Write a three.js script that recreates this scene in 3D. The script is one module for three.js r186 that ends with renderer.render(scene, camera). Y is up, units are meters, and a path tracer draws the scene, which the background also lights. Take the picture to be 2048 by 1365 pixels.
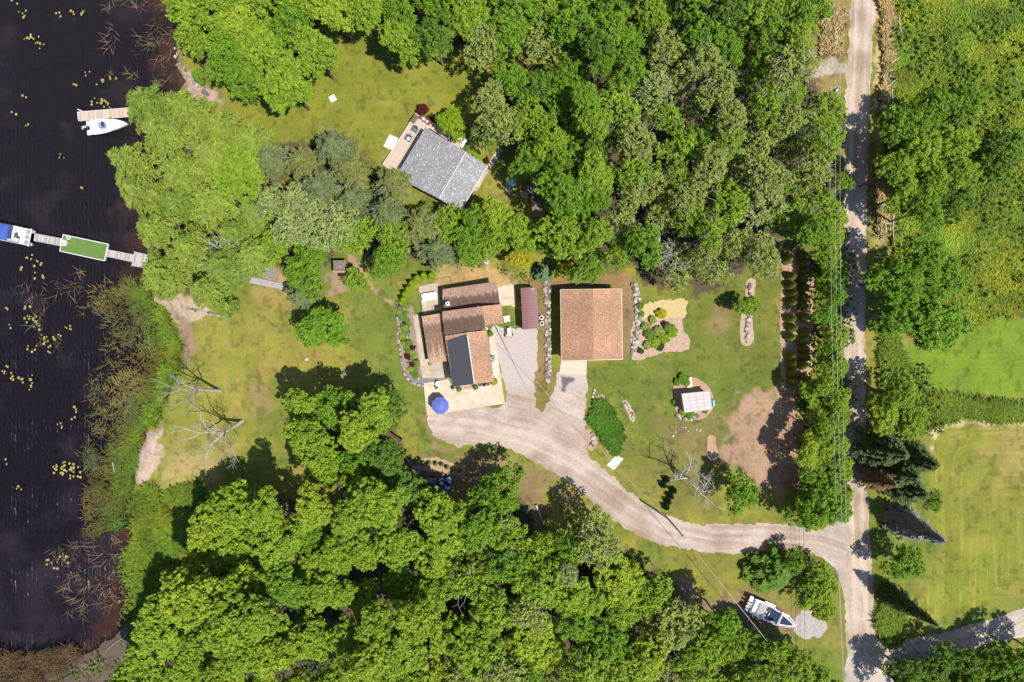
import * as THREE from 'three';
import { Sky } from 'three/addons/objects/Sky.js';
import { mergeGeometries } from 'three/addons/utils/BufferGeometryUtils.js';
import { RoundedBoxGeometry } from 'three/addons/geometries/RoundedBoxGeometry.js';

// ---------------------------------------------------------------- camera, sky, sun, exposure
const scene = new THREE.Scene();
const HC = 102.7, S = 0.075, CX = 1024, CY = 682.5;          // drone height (m), metres per photo pixel on the ground, photo centre
const camera = new THREE.PerspectiveCamera(53, 1024 / 682, 1, 3000);
camera.position.set(0, HC, 0); camera.up.set(0, 0, -1); camera.lookAt(0, 0, 0);
const SUN = new THREE.Vector3(0.83 * 0.44, 0.898, 0.56 * 0.44).normalize();
const sky = new Sky(); sky.name = 'sky'; sky.scale.setScalar(2500); sky.userData.kind = 'structure';
sky.material.uniforms.sunPosition.value.copy(SUN);
sky.material.uniforms.turbidity.value = 8; sky.material.uniforms.rayleigh.value = 0.7; sky.material.uniforms.mieCoefficient.value = 0.004;
if (sky.material.uniforms.cloudCoverage) { sky.material.uniforms.cloudCoverage.value = 0.35; sky.material.uniforms.cloudDensity.value = 0.4; }
scene.add(sky); scene.environmentIntensity = 0.14;
const sun = new THREE.DirectionalLight(new THREE.Color(1, 0.94, 0.84), 4.8);
sun.position.copy(SUN).multiplyScalar(200); sun.castShadow = true; sun.shadow.mapSize.set(4096, 4096);
Object.assign(sun.shadow.camera, { left: -110, right: 110, top: 110, bottom: -110, near: 10, far: 500 });
scene.add(sun, sun.target);
const renderer = new THREE.WebGLRenderer({ antialias: true });
renderer.toneMapping = THREE.LinearToneMapping; renderer.toneMappingExposure = 1.3;
renderer.shadowMap.enabled = true;

// ---------------------------------------------------------------- helpers
function rng(seed) { let s = (seed * 2654435761 + 12345) | 0; return () => { s = (s + 0x6d2b79f5) | 0; let t = Math.imul(s ^ (s >>> 15), 1 | s); t = (t + Math.imul(t ^ (t >>> 7), 61 | t)) ^ t; return ((t ^ (t >>> 14)) >>> 0) / 4294967296; }; }
const R0 = rng(7);
const rr = (r, a, b) => a + (b - a) * r();
const mix = (a, b, t) => a + (b - a) * t, clamp = (x, a = 0, b = 1) => Math.min(b, Math.max(a, x));
const sstep = (a, b, x) => { const t = clamp((x - a) / (b - a)); return t * t * (3 - 2 * t); };
function hash(i, j) { let h = Math.imul(i, 374761393) + Math.imul(j, 668265263) | 0; h = Math.imul(h ^ (h >>> 13), 1274126177); return ((h ^ (h >>> 16)) >>> 0) / 4294967296; }
function vn(x, y) { const i = Math.floor(x), j = Math.floor(y); let u = x - i, v = y - j; u = u * u * (3 - 2 * u); v = v * v * (3 - 2 * v); return mix(mix(hash(i, j), hash(i + 1, j), u), mix(hash(i, j + 1), hash(i + 1, j + 1), u), v); }
function fbm(x, y, o = 4) { let a = 0.5, s = 0, n = 0; for (let k = 0; k < o; k++) { s += a * vn(x, y); n += a; const q = 1.62 * x - 1.22 * y + 17.1; y = 1.22 * x + 1.62 * y + 9.7; x = q; a *= 0.5; } return s / n; }
function at(px, py, h = 0) { const k = S * (1 - h / HC); return new THREE.Vector3((px - CX) * k, h, (py - CY) * k); }   // a photo point at height h, as a point of the place
const lin = (r, g, b) => new THREE.Color().setRGB(r, g, b);
const used = {};
function numbered(n) { if (!(n in used)) { used[n] = 0; return n; } return n + '_' + String(++used[n]).padStart(3, '0'); }
function sh(o) { o.castShadow = true; o.receiveShadow = true; return o; }
function tag(o, label, category, group, kind) { o.userData.label = label; if (category) o.userData.category = category; if (group) o.userData.group = group; if (kind) o.userData.kind = kind; return o; }
function thing(name, label, category, pos, turn = 0, group) { const g = new THREE.Group(); g.name = numbered(name); if (pos) g.position.copy(pos); g.rotation.y = turn; tag(g, label, category, group); scene.add(g); return g; }
function part(parent, name, geo, mat, pos, rot) { const m = sh(new THREE.Mesh(geo, mat)); m.name = name; if (pos) m.position.set(...pos); if (rot) m.rotation.set(...rot); parent.add(m); return m; }
function struct(name, geo, mat, kind = 'structure', label) { const m = sh(new THREE.Mesh(geo, mat)); m.name = numbered(name); m.userData.kind = kind; if (label) m.userData.label = label; scene.add(m); return m; }
const box = (x, y, z, b = 0.02) => b > 0 && Math.min(x, y, z) > 2.2 * b ? new RoundedBoxGeometry(x, y, z, 1, b) : new THREE.BoxGeometry(x, y, z);
const cyl = (a, b, h, n = 12) => new THREE.CylinderGeometry(a, b, h, n);
function tube(pts, r, n = 5, seg = 12) { return new THREE.TubeGeometry(new THREE.CatmullRomCurve3(pts), seg, r, n, false); }
function taper(pts, r0, r1, n = 6) {                                        // a limb along points, thinning from r0 to r1
  const pos = [], idx = []; const m = pts.length;
  for (let i = 0; i < m; i++) {
    const d = new THREE.Vector3().subVectors(pts[Math.min(m - 1, i + 1)], pts[Math.max(0, i - 1)]).normalize();
    const a = Math.abs(d.y) > 0.9 ? new THREE.Vector3(1, 0, 0) : new THREE.Vector3(0, 1, 0), u = new THREE.Vector3().crossVectors(d, a).normalize(), v = new THREE.Vector3().crossVectors(d, u), r = mix(r0, r1, i / (m - 1));
    for (let k = 0; k < n; k++) { const t = k / n * Math.PI * 2; pos.push(pts[i].x + r * (Math.cos(t) * u.x + Math.sin(t) * v.x), pts[i].y + r * (Math.cos(t) * u.y + Math.sin(t) * v.y), pts[i].z + r * (Math.cos(t) * u.z + Math.sin(t) * v.z)); }
  }
  for (let i = 0; i < m - 1; i++) for (let k = 0; k < n; k++) { const a = i * n + k, b = i * n + (k + 1) % n; idx.push(a, a + n, b, b, a + n, b + n); }
  const g = new THREE.BufferGeometry(); g.setAttribute('position', new THREE.Float32BufferAttribute(pos, 3)); g.setIndex(idx); g.computeVertexNormals(); return g;
}
function merged(list) { return mergeGeometries(list.map((g) => { const q = g.index ? g.toNonIndexed() : g; for (const k of Object.keys(q.attributes)) if (k !== 'position' && k !== 'normal') q.deleteAttribute(k); return q; })); }
function inPoly(x, y, p) { let c = false; for (let i = 0, j = p.length - 1; i < p.length; j = i++) if ((p[i][1] > y) !== (p[j][1] > y) && x < (p[j][0] - p[i][0]) * (y - p[i][1]) / (p[j][1] - p[i][1]) + p[i][0]) c = !c; return c; }
function sdPoly(x, y, p) { let d = 1e9; for (let i = 0, j = p.length - 1; i < p.length; j = i++) { const ex = p[j][0] - p[i][0], ey = p[j][1] - p[i][1], wx = x - p[i][0], wy = y - p[i][1], t = clamp((wx * ex + wy * ey) / (ex * ex + ey * ey)); d = Math.min(d, Math.hypot(wx - ex * t, wy - ey * t)); } return inPoly(x, y, p) ? -d : d; }
function bounds(p) { const xs = p.map((q) => q[0]), ys = p.map((q) => q[1]); return [Math.min(...xs), Math.min(...ys), Math.max(...xs), Math.max(...ys)]; }
function nearest(px, py, line) { let best = [1e9, 0], s = 0; for (let i = 0; i + 1 < line.length; i++) { const [ax, ay] = line[i], [bx, by] = line[i + 1], ex = bx - ax, ey = by - ay, L = Math.hypot(ex, ey), t = clamp(((px - ax) * ex + (py - ay) * ey) / (L * L)), dx = px - ax - ex * t, dy = py - ay - ey * t, d = Math.hypot(dx, dy); if (d < Math.abs(best[0])) best = [d * Math.sign(ex * dy - ey * dx || 1), s + t * L]; s += L; } return best; }
function tex(w, h, f, srgb = true, repeat = true) {                          // f(i, j) -> linear rgb (colour) or one height 0..1
  const d = new Uint8Array(w * h * 4), enc = (c) => { c = clamp(c); return 255 * (c <= 0.0031308 ? 12.92 * c : 1.055 * Math.pow(c, 1 / 2.4) - 0.055); };
  for (let j = 0, o = 0; j < h; j++) for (let i = 0; i < w; i++, o += 4) { const c = f(i, j); if (srgb) { d[o] = enc(c[0]); d[o + 1] = enc(c[1]); d[o + 2] = enc(c[2]); } else d[o] = d[o + 1] = d[o + 2] = 255 * clamp(c); d[o + 3] = 255; }
  const t = new THREE.DataTexture(d, w, h); if (srgb) t.colorSpace = THREE.SRGBColorSpace; t.magFilter = THREE.LinearFilter; t.minFilter = THREE.LinearFilter; t.wrapS = t.wrapT = repeat ? THREE.RepeatWrapping : THREE.MirroredRepeatWrapping; t.needsUpdate = true; return t;
}
function rep(t, x, y = x) { const c = t.clone(); c.repeat.set(x, y); c.needsUpdate = true; return c; }
function std(o) { return new THREE.MeshStandardMaterial({ roughness: 0.85, ...o }); }
const flat = (r, g, b, rough = 0.7, extra = {}) => std({ color: lin(r, g, b), roughness: rough, ...extra });
// periodic noise for tiling textures
function pn(x, y, per) { const i = Math.floor(x), j = Math.floor(y); let u = x - i, v = y - j; u = u * u * (3 - 2 * u); v = v * v * (3 - 2 * v); const m = (a) => ((a % per) + per) % per; return mix(mix(hash(m(i), m(j)), hash(m(i + 1), m(j)), u), mix(hash(m(i), m(j + 1)), hash(m(i + 1), m(j + 1)), u), v); }
const grainTex = (seed, amount, w = 256) => tex(w, w, (i, j) => { const q = 1 - amount + amount * 2 * (0.45 * hash(i + seed * 977, j) + 0.35 * pn(i / 4 + 0.3, j / 4, w / 4) + 0.2 * pn(i / 16, j / 16 + seed, w / 16)); return [q * 0.5, q * 0.5, q * 0.5]; });

// ---------------------------------------------------------------- a smooth, slightly uneven outline laid flat at height y
function outline(pts, wob = 0.12, closed = true, step = 0.3, h = 0) {
  const c = new THREE.CatmullRomCurve3(pts.map(([x, y]) => at(x, y, h)), closed, 'centripetal'), n = Math.max(12, Math.round(c.getLength() / step));
  return c.getSpacedPoints(n).slice(0, closed ? n : n + 1).map((p) => [p.x + wob * 2 * (fbm(p.x * 1.7 + 31, p.z * 1.7, 3) - 0.5), p.z + wob * 2 * (fbm(p.x * 1.7, p.z * 1.7 + 57, 3) - 0.5)]);
}
function sheet(name, pts, y, mat, { wob = 0.12, straight = false, depth = 0, kind = 'structure', label, uv = 'm', h = 0 } = {}) {
  const o = straight ? pts.map(([x, q]) => { const p = at(x, q, h); return [p.x, p.z]; }) : outline(pts, wob, true, 0.3, h);
  const s = new THREE.Shape(o.map(([x, z]) => new THREE.Vector2(x, -z)));
  const g = depth > 0 ? new THREE.ExtrudeGeometry(s, { depth, bevelEnabled: false }) : new THREE.ShapeGeometry(s);
  g.rotateX(-Math.PI / 2);
  const p = g.attributes.position, t = g.attributes.uv;
  for (let i = 0; i < p.count; i++) { if (uv === 'map') { const q = mapUV(p.getX(i), p.getZ(i)); t.setXY(i, q[0], q[1]); } else t.setXY(i, p.getX(i), p.getZ(i)); }
  const m = struct(name, g, mat, kind, label); m.position.y = y; return m;
}
const MX0 = -64, MY0 = -42.5, MW = 2176, MH = 1450;
function mapUV(x, z) { return [(x / S + CX - MX0) / MW, (z / S + CY - MY0) / MH]; }
// ---------------------------------------------------------------- ground and lake bed
const shore = [[-400, 350], [0, 347], [60, 350], [130, 352], [165, 365], [200, 345], [260, 318], [400, 296], [520, 292], [600, 300], [640, 335], [700, 358], [760, 345], [830, 322], [872, 286], [930, 268], [985, 262], [1060, 258], [1150, 268], [1220, 262], [1265, 238], [1300, 190], [1335, 120], [1360, 40], [1385, -80], [1500, -700]];
function shoreX(y) { let i = 0; while (i + 2 < shore.length && shore[i + 1][0] < y) i++; const [a, xa] = shore[i], [b, xb] = shore[i + 1]; return mix(xa, xb, sstep(0, 1, clamp((y - a) / (b - a)))); }
function landDist(px, py) { return (px - shoreX(py)) * S + 1.1 * (fbm(px / 22, py / 22, 3) - 0.5) * (py > 1250 ? 1.6 : 1); }            // metres inland of the waterline
const WATER = -0.32;
function groundH(px, py) { const d = landDist(px, py); if (d > 1.2) return 0; if (d > -1) return mix(-0.62, 0, sstep(-1, 1.2, d)); return -0.62 - 1.0 * sstep(1, 11, -d); }
const zone = (poly, c, o = {}) => ({ poly, c, soft: 5, warp: 16, k: 1, b: bounds(poly), ...o });
const LITTER = [0.075, 0.05, 0.026], DIRT = [0.26, 0.165, 0.095], DRY = [0.27, 0.2, 0.045], GREEN = [0.1, 0.13, 0.012], SAND = [0.36, 0.27, 0.18];
const woods = {
  topLeft: [[355, -60], [700, -60], [680, 40], [625, 65], [630, 115], [590, 165], [550, 180], [490, 180], [440, 155], [395, 120], [358, 50]],
  topBand: [[690, -60], [1100, -60], [1090, 85], [1000, 80], [950, 95], [900, 92], [840, 95], [770, 62], [705, 45]],
  shoreTrees: [[250, 205], [300, 185], [345, 190], [400, 215], [470, 250], [515, 290], [525, 400], [510, 545], [445, 590], [360, 580], [318, 560], [305, 500], [262, 410], [235, 310]],
  greyPines: [[535, 300], [620, 285], [700, 295], [755, 345], [790, 360], [800, 410], [760, 440], [690, 400], [600, 360], [530, 350]],
  paleTrees: [[525, 385], [680, 405], [680, 465], [540, 470]],
  midTrees: [[515, 480], [690, 465], [850, 430], [880, 500], [835, 525], [760, 525], [690, 490], [665, 515], [600, 550], [525, 500]],
  houseBack: [[850, 440], [925, 432], [965, 420], [1015, 415], [1040, 440], [1060, 470], [1115, 470], [1125, 500], [1060, 490], [1000, 500], [900, 495]],
  houseEast: [[965, 190], [1015, 150], [1090, 130], [1130, 200], [1140, 400], [1105, 385], [1070, 330], [1040, 290], [985, 290], [955, 250]],
  bigWood: [[1090, -60], [1625, -60], [1615, 140], [1660, 230], [1672, 380], [1630, 470], [1560, 445], [1545, 510], [1470, 545], [1430, 580], [1370, 585], [1300, 570], [1265, 530], [1150, 540], [1115, 470], [1140, 300], [1115, 130]],
  roadside: [[1650, 470], [1676, 400], [1678, 560], [1680, 800], [1695, 900], [1685, 1030], [1620, 1045], [1605, 1000], [1618, 900], [1622, 790], [1652, 760], [1652, 560]],
  bottomWood: [[410, 1030], [560, 1005], [640, 1010], [700, 985], [760, 995], [830, 1030], [900, 1040], [965, 985], [1020, 985], [1055, 1020], [1080, 1110], [1180, 1060], [1230, 1110], [1310, 1140], [1350, 1200], [1370, 1300], [1380, 1430], [220, 1430], [250, 1330], [320, 1250], [395, 1140]],
  boatWood: [[1385, 1265], [1450, 1255], [1540, 1285], [1640, 1345], [1680, 1430], [1385, 1430]],
  driveTrees: [[560, 835], [610, 805], [690, 815], [755, 805], [795, 880], [805, 925], [800, 1010], [700, 1020], [665, 950], [590, 895]],
  acrossRoad: [[1800, 200], [1890, 205], [1930, 260], [1925, 400], [1850, 425], [1800, 395], [1795, 260]],
  lowerRoad: [[1795, 515], [1865, 505], [1900, 570], [1885, 650], [1810, 660], [1790, 610]],
  gateTrees: [[1768, 775], [1825, 775], [1850, 830], [1800, 855], [1770, 840]],
  cornerWood: [[1800, 1350], [1900, 1325], [2110, 1315], [2110, 1430], [1780, 1430]],
};
const meadowPoly = [[1782, -60], [2120, -60], [2120, 625], [2000, 630], [1900, 690], [1840, 700], [1790, 640], [1775, 420], [1778, 200]];
const hedgerow = [[1870, 790], [2120, 805], [2120, 845], [1900, 838], [1868, 860], [1850, 830]];
const litterWoods = Object.values(woods).map((p) => zone(p, LITTER, { soft: 9, warp: 26, k: 0.95 }));
const FIELD = [[1872, 1300], [1868, 960], [1874, 900], [1895, 868], [1940, 852], [2300, 848], [2300, 1300]];
const zones = [
  zone([[620, 70], [960, 120], [975, 220], [900, 260], [760, 320], [500, 260], [420, 180], [560, 200]], [0.16, 0.165, 0.01], { soft: 40, warp: 30, k: 0.95 }),                       // sunny yard behind the grey house
  zone([[360, 620], [560, 590], [620, 700], [520, 800], [480, 900], [340, 960], [320, 830], [380, 720]], [0.215, 0.19, 0.026], { soft: 60, warp: 50, k: 0.9 }),                    // dry lawn by the lake
  zone([[420, 680], [520, 690], [500, 770], [430, 760]], [0.19, 0.19, 0.02], { soft: 30, warp: 30, k: 0.7 }),
  zone([[700, 540], [800, 560], [820, 740], [850, 800], [850, 850], [760, 800], [700, 700]], [0.11, 0.14, 0.014], { soft: 30, warp: 30, k: 0.8 }),
  zone([[530, 700], [640, 690], [620, 760], [540, 760]], [0.25, 0.18, 0.035], { soft: 25, warp: 30, k: 0.5 }),
  zone([[1170, 730], [1400, 690], [1560, 690], [1560, 800], [1440, 900], [1250, 880], [1190, 760]], [0.097, 0.125, 0.011], { soft: 30, warp: 30, k: 0.85 }),
  zone([[1380, 590], [1560, 470], [1600, 440], [1620, 500], [1560, 560], [1550, 760], [1400, 740]], [0.115, 0.125, 0.013], { soft: 20, warp: 20, k: 0.85 }),
  zone([[1250, 880], [1400, 940], [1440, 1030], [1340, 1030], [1240, 960]], [0.15, 0.13, 0.022], { soft: 30, warp: 36, k: 0.8 }),
  zone([[1300, 835], [1460, 835], [1450, 930], [1330, 930]], [0.16, 0.12, 0.035], { soft: 26, warp: 40, k: 0.75 }),
  zone([[1410, 668], [1462, 655], [1460, 610], [1436, 605]], [0.2, 0.135, 0.05], { soft: 9, warp: 12, k: 0.75 }),
  zone([[1330, 1075], [1500, 1110], [1560, 1090], [1620, 1110], [1690, 1200], [1690, 1290], [1600, 1290], [1440, 1200], [1350, 1130]], [0.17, 0.155, 0.02], { soft: 18, warp: 26, k: 0.8 }),
  zone([[1480, 792], [1580, 772], [1600, 800], [1600, 960], [1560, 1000], [1490, 960], [1440, 930], [1455, 860]], [0.29, 0.185, 0.105], { soft: 9, warp: 26, k: 1 }),                  // bare earth plot
  zone([[1555, 770], [1600, 760], [1600, 800], [1570, 790]], DIRT, { soft: 6, warp: 10 }),
  zone([[1350, 1155], [1395, 1170], [1400, 1210], [1370, 1215]], DIRT, { soft: 7, warp: 12, k: 0.9 }),
  zone([[1380, 1205], [1500, 1180], [1600, 1230], [1610, 1270], [1500, 1260], [1420, 1230]], [0.2, 0.12, 0.06], { soft: 12, warp: 24, k: 0.9 }),
  zone([[860, 530], [950, 522], [1040, 560], [1040, 600], [990, 590], [870, 600]], [0.34, 0.22, 0.075], { soft: 10, warp: 26, k: 0.95 }),                                           // straw behind the house
  zone([[1040, 560], [1110, 545], [1260, 548], [1275, 570], [1250, 740], [1240, 590], [1100, 590], [1100, 760], [1070, 780], [1078, 660], [1084, 580]], [0.22, 0.13, 0.05], { soft: 6, warp: 14, k: 0.9 }),
  zone([[1245, 575], [1272, 575], [1268, 690], [1248, 720]], [0.19, 0.125, 0.05], { soft: 5, warp: 8, k: 0.9 }),
  zone([[1070, 760], [1110, 740], [1125, 770], [1090, 830], [1070, 840]], [0.16, 0.115, 0.03], { soft: 8, warp: 20, k: 0.8 }),
  zone([[655, 545], [695, 540], [700, 580], [660, 590]], [0.3, 0.19, 0.12], { soft: 6, warp: 16, k: 0.9 }),
  zone([[545, 545], [590, 540], [600, 580], [570, 600]], [0.34, 0.22, 0.09], { soft: 9, warp: 20, k: 0.9 }),
  zone([[500, 570], [580, 578], [590, 620], [500, 600]], [0.3, 0.2, 0.06], { soft: 9, warp: 18, k: 0.7 }),
  zone([[690, 500], [715, 520], [760, 590], [785, 602], [782, 608], [750, 590], [700, 530]], [0.3, 0.2, 0.11], { soft: 3, warp: 8, k: 0.85 }),
  zone([[500, 770], [545, 790], [550, 830], [520, 835]], [0.25, 0.15, 0.07], { soft: 12, warp: 26, k: 0.7 }),
  zone([[300, 600], [420, 580], [410, 640], [372, 650], [330, 640]], [0.36, 0.26, 0.17], { soft: 8, warp: 22, k: 1 }),                                                            // beach
  zone([[340, 620], [380, 640], [388, 690], [372, 740], [360, 700], [356, 660]], [0.22, 0.15, 0.09], { soft: 6, warp: 14, k: 0.9 }),
  zone([[345, 120], [375, 130], [400, 170], [440, 200], [420, 215], [370, 190]], [0.34, 0.24, 0.17], { soft: 8, warp: 20, k: 0.95 }),
  zone([[255, 870], [325, 855], [320, 920], [300, 960], [262, 960]], [0.38, 0.27, 0.2], { soft: 6, warp: 22, k: 1 }),
  zone([[325, 905], [470, 900], [420, 960], [330, 985], [315, 950]], [0.3, 0.23, 0.075], { soft: 18, warp: 20, k: 0.8 }),
  zone([[262, 995], [300, 968], [322, 992], [352, 975], [400, 958], [412, 1040], [400, 1110], [330, 1130], [262, 1110]], [0.12, 0.15, 0.016], { soft: 12, warp: 30, k: 0.85 }),
  zone([[225, 1120], [330, 1130], [400, 1180], [420, 1430], [-200, 1440], [-200, 1350], [40, 1320], [150, 1270], [215, 1230]], [0.085, 0.06, 0.04], { soft: 8, warp: 20, k: 0.97 }),
  zone([[850, 840], [880, 900], [1000, 905], [1100, 950], [1190, 1020], [1140, 1010], [1080, 980], [960, 930], [860, 900]], [0.22, 0.155, 0.06], { soft: 12, warp: 26, k: 0.85 }),
  zone([[800, 925], [860, 912], [960, 920], [1080, 960], [1100, 1030], [1050, 1060], [960, 990], [850, 1000], [800, 960]], [0.19, 0.125, 0.055], { soft: 9, warp: 22, k: 0.85 }),
  zone([[1640, -60], [1700, -60], [1690, 200], [1680, 420], [1660, 240], [1620, 180], [1640, 60]], [0.21, 0.155, 0.035], { soft: 8, warp: 20, k: 0.95 }),
  zone([[1628, 110], [1700, 125], [1698, 152], [1630, 150]], [0.36, 0.29, 0.23], { soft: 9, warp: 26, k: 0.85 }),
  zone([[1752, -60], [1790, -60], [1785, 180], [1765, 250], [1752, 200]], [0.42, 0.3, 0.13], { soft: 5, warp: 14, k: 0.95 }),
  zone([[1740, 330], [1788, 330], [1786, 520], [1750, 480]], [0.33, 0.25, 0.09], { soft: 9, warp: 24, k: 0.8 }),
  zone(meadowPoly, [0.06, 0.1, 0.01], { soft: 10, warp: 24, k: 0.95 }),
  zone([[1990, 600], [2120, 590], [2120, 618], [2000, 622]], [0.4, 0.28, 0.16], { soft: 7, warp: 20, k: 0.8 }),
  zone([[1775, 700], [1830, 690], [1920, 640], [2120, 640], [2120, 800], [1880, 785], [1790, 750]], [0.125, 0.185, 0.006], { soft: 6, warp: 12, k: 1, mow: 1 }),                   // upper field
  zone([[1870, 865], [1920, 848], [2120, 848], [2120, 1220], [1800, 1270], [1830, 1180], [1880, 1100], [1868, 980]], [0.165, 0.165, 0.014], { soft: 6, warp: 14, k: 1, mow: 2 }),      // lower field
  zone([[1930, 1080], [2000, 1090], [1990, 1190], [1850, 1250], [1880, 1130]], [0.15, 0.185, 0.008], { soft: 40, warp: 50, k: 0.8 }),
  zone([[1990, 860], [2060, 870], [2060, 960], [2000, 960]], [0.29, 0.2, 0.06], { soft: 30, warp: 40, k: 0.6 }),
  zone([[1795, 1250], [1850, 1250], [2120, 1195], [2120, 1220], [1800, 1285]], [0.11, 0.15, 0.012], { soft: 6, warp: 16, k: 0.9 }),
  zone([[1865, 860], [1895, 842], [1960, 840], [2120, 842], [2120, 850], [1900, 852], [1876, 872], [1866, 900]], [0.42, 0.32, 0.16], { soft: 4, warp: 9, k: 0.85 }),
  ...litterWoods,
];
const groundTex = tex(2048, 1365, (i, j) => {
  const px = MX0 + (i + 0.5) * MW / 2048, py = MY0 + (j + 0.5) * MH / 1365;
  const big = fbm(px / 130, py / 130, 3), mid = fbm(px / 34 + 40, py / 34, 3), fine = vn(px / 3.1, py / 3.1), speck = hash(i, j);
  const t = clamp((big - 0.5) * 2.6 + (mid - 0.5) * 1.6 + 0.42);
  let c = [mix(0.11, 0.19, t), mix(0.142, 0.175, t), mix(0.011, 0.02, t)];
  let mow = 0;
  for (const z of zones) {
    const m = z.warp + z.soft * 2; if (px < z.b[0] - m || px > z.b[2] + m || py < z.b[1] - m || py > z.b[3] + m) continue;
    const d = sdPoly(px, py, z.poly) + (fbm(px / 17 + z.b[0], py / 17 + z.b[1], 4) - 0.5) * 2 * z.warp + (fine - 0.5) * z.soft * 0.9 + (speck - 0.5) * z.soft * 0.6;
    const a = z.k * sstep(z.soft, -z.soft, d); if (a <= 0) continue;
    c = [mix(c[0], z.c[0], a), mix(c[1], z.c[1], a), mix(c[2], z.c[2], a)]; if (z.mow && a > 0.5) mow = z.mow;
  }
  const wild = fbm(px / 11 + 3, py / 13, 4), tan = sstep(0.52, 0.72, fbm(px / 24 + 90, py / 30, 4)) * 0.42, dark = sstep(0.56, 0.74, wild) * 0.3, bare = sstep(0.68, 0.78, fbm(px / 15 + 60, py / 15 + 60, 4)) * 0.5;
  if (!mow || mow === 2) c = [mix(mix(c[0], c[0] * 1.25 + 0.02, tan), 0.24, bare * 0.5), mix(mix(c[1], c[1] * 1.06, tan), 0.17, bare * 0.5), mix(mix(c[2], c[2] * 1.4 + 0.01, tan), 0.07, bare * 0.6)];
  let g = (0.62 + 0.4 * mid + 0.2 * fine + 0.22 * speck) * (1 - dark) * (mow ? 1 : 0.92 + 0.16 * fbm(px / 70, py / 5, 2));
  if (mow === 1) g *= 0.9 + 0.24 * fbm(px / 60, py / 4.2, 3);
  if (mow === 2) { const q = -sdPoly(px, py, FIELD) + 5 * (fbm(px / 50, py / 50, 2) - 0.5); const st = fbm(q / 4.6, 7.3 + (px + py) / 160, 3); g *= 0.84 + 0.34 * st; const w = sstep(0.5, 0.75, st) * 0.4 * sstep(0.35, 0.65, fbm(px / 60, py / 60 + 9, 3)); c = [mix(c[0], 0.3, w), mix(c[1], 0.22, w), mix(c[2], 0.05, w)]; }
  return [c[0] * g, c[1] * g, c[2] * g];
}, true, false);
const grassBump = tex(256, 256, (i, j) => 0.5 * hash(i, j) + 0.3 * pn(i / 3, j / 3, 86) + 0.2 * pn(i / 8, j / 8, 32), false);
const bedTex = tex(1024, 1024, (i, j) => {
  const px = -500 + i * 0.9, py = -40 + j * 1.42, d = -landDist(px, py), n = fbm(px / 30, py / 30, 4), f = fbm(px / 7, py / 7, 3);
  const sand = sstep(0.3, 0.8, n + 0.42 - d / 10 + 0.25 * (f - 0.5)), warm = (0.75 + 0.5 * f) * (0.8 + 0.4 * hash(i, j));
  const siltReflection = sstep(0.4, 0.8, fbm(px / 60 + 8, py / 60, 5) + 0.3 * sstep(980, 1180, py) - 0.1) * 0.8, c = [mix(mix(0.03, 0.12, siltReflection), 0.2, sand), mix(mix(0.028, 0.11, siltReflection), 0.12, sand), mix(mix(0.042, 0.135, siltReflection), 0.075, sand)];  // pale silt with the cloud reflection painted into it, stronger towards the bottom
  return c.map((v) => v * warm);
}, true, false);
{
  const xs = [], ys = []; for (let x = -3000; x < -80; x += 160) xs.push(x); for (let x = -80; x <= 2130; x += 13) xs.push(x); for (let x = 2160; x <= 5200; x += 200) xs.push(x);
  for (let y = -2600; y < -60; y += 160) ys.push(y); for (let y = -60; y <= 1430; y += 13) ys.push(y); for (let y = 1450; y <= 4000; y += 160) ys.push(y);
  // the shore lies at x < 420: refine there
  const xf = [...new Set([...xs.filter((x) => x < 90 || x > 440), ...Array.from({ length: 90 }, (_, k) => 90 + k * 4)])].sort((a, b) => a - b);
  const nx = xf.length, ny = ys.length, pos = [], uv = [], uvb = [], land = [], bed = [];
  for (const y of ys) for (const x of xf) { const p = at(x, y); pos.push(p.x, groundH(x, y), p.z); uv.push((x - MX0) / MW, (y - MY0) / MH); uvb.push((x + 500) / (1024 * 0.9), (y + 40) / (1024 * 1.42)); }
  for (let j = 0; j < ny - 1; j++) for (let i = 0; i < nx - 1; i++) { const a = j * nx + i, b = a + 1, c = a + nx, d = c + 1, low = Math.max(pos[3 * a + 1], pos[3 * b + 1], pos[3 * c + 1], pos[3 * d + 1]) < -0.42; (low ? bed : land).push(a, c, b, b, c, d); }
  const mk = (idx, u) => { const g = new THREE.BufferGeometry(); g.setAttribute('position', new THREE.Float32BufferAttribute(pos, 3)); g.setAttribute('uv', new THREE.Float32BufferAttribute(u, 2)); g.setIndex(idx); g.computeVertexNormals(); return g; };
  struct('ground', mk(land, uv), std({ map: groundTex, roughness: 0.95, bumpMap: rep(grassBump, MW * S / 9, MH * S / 9), bumpScale: 0.05 }));
  struct('lake_bed', mk(bed, uvb), std({ map: bedTex, roughness: 1 }));
}
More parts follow.
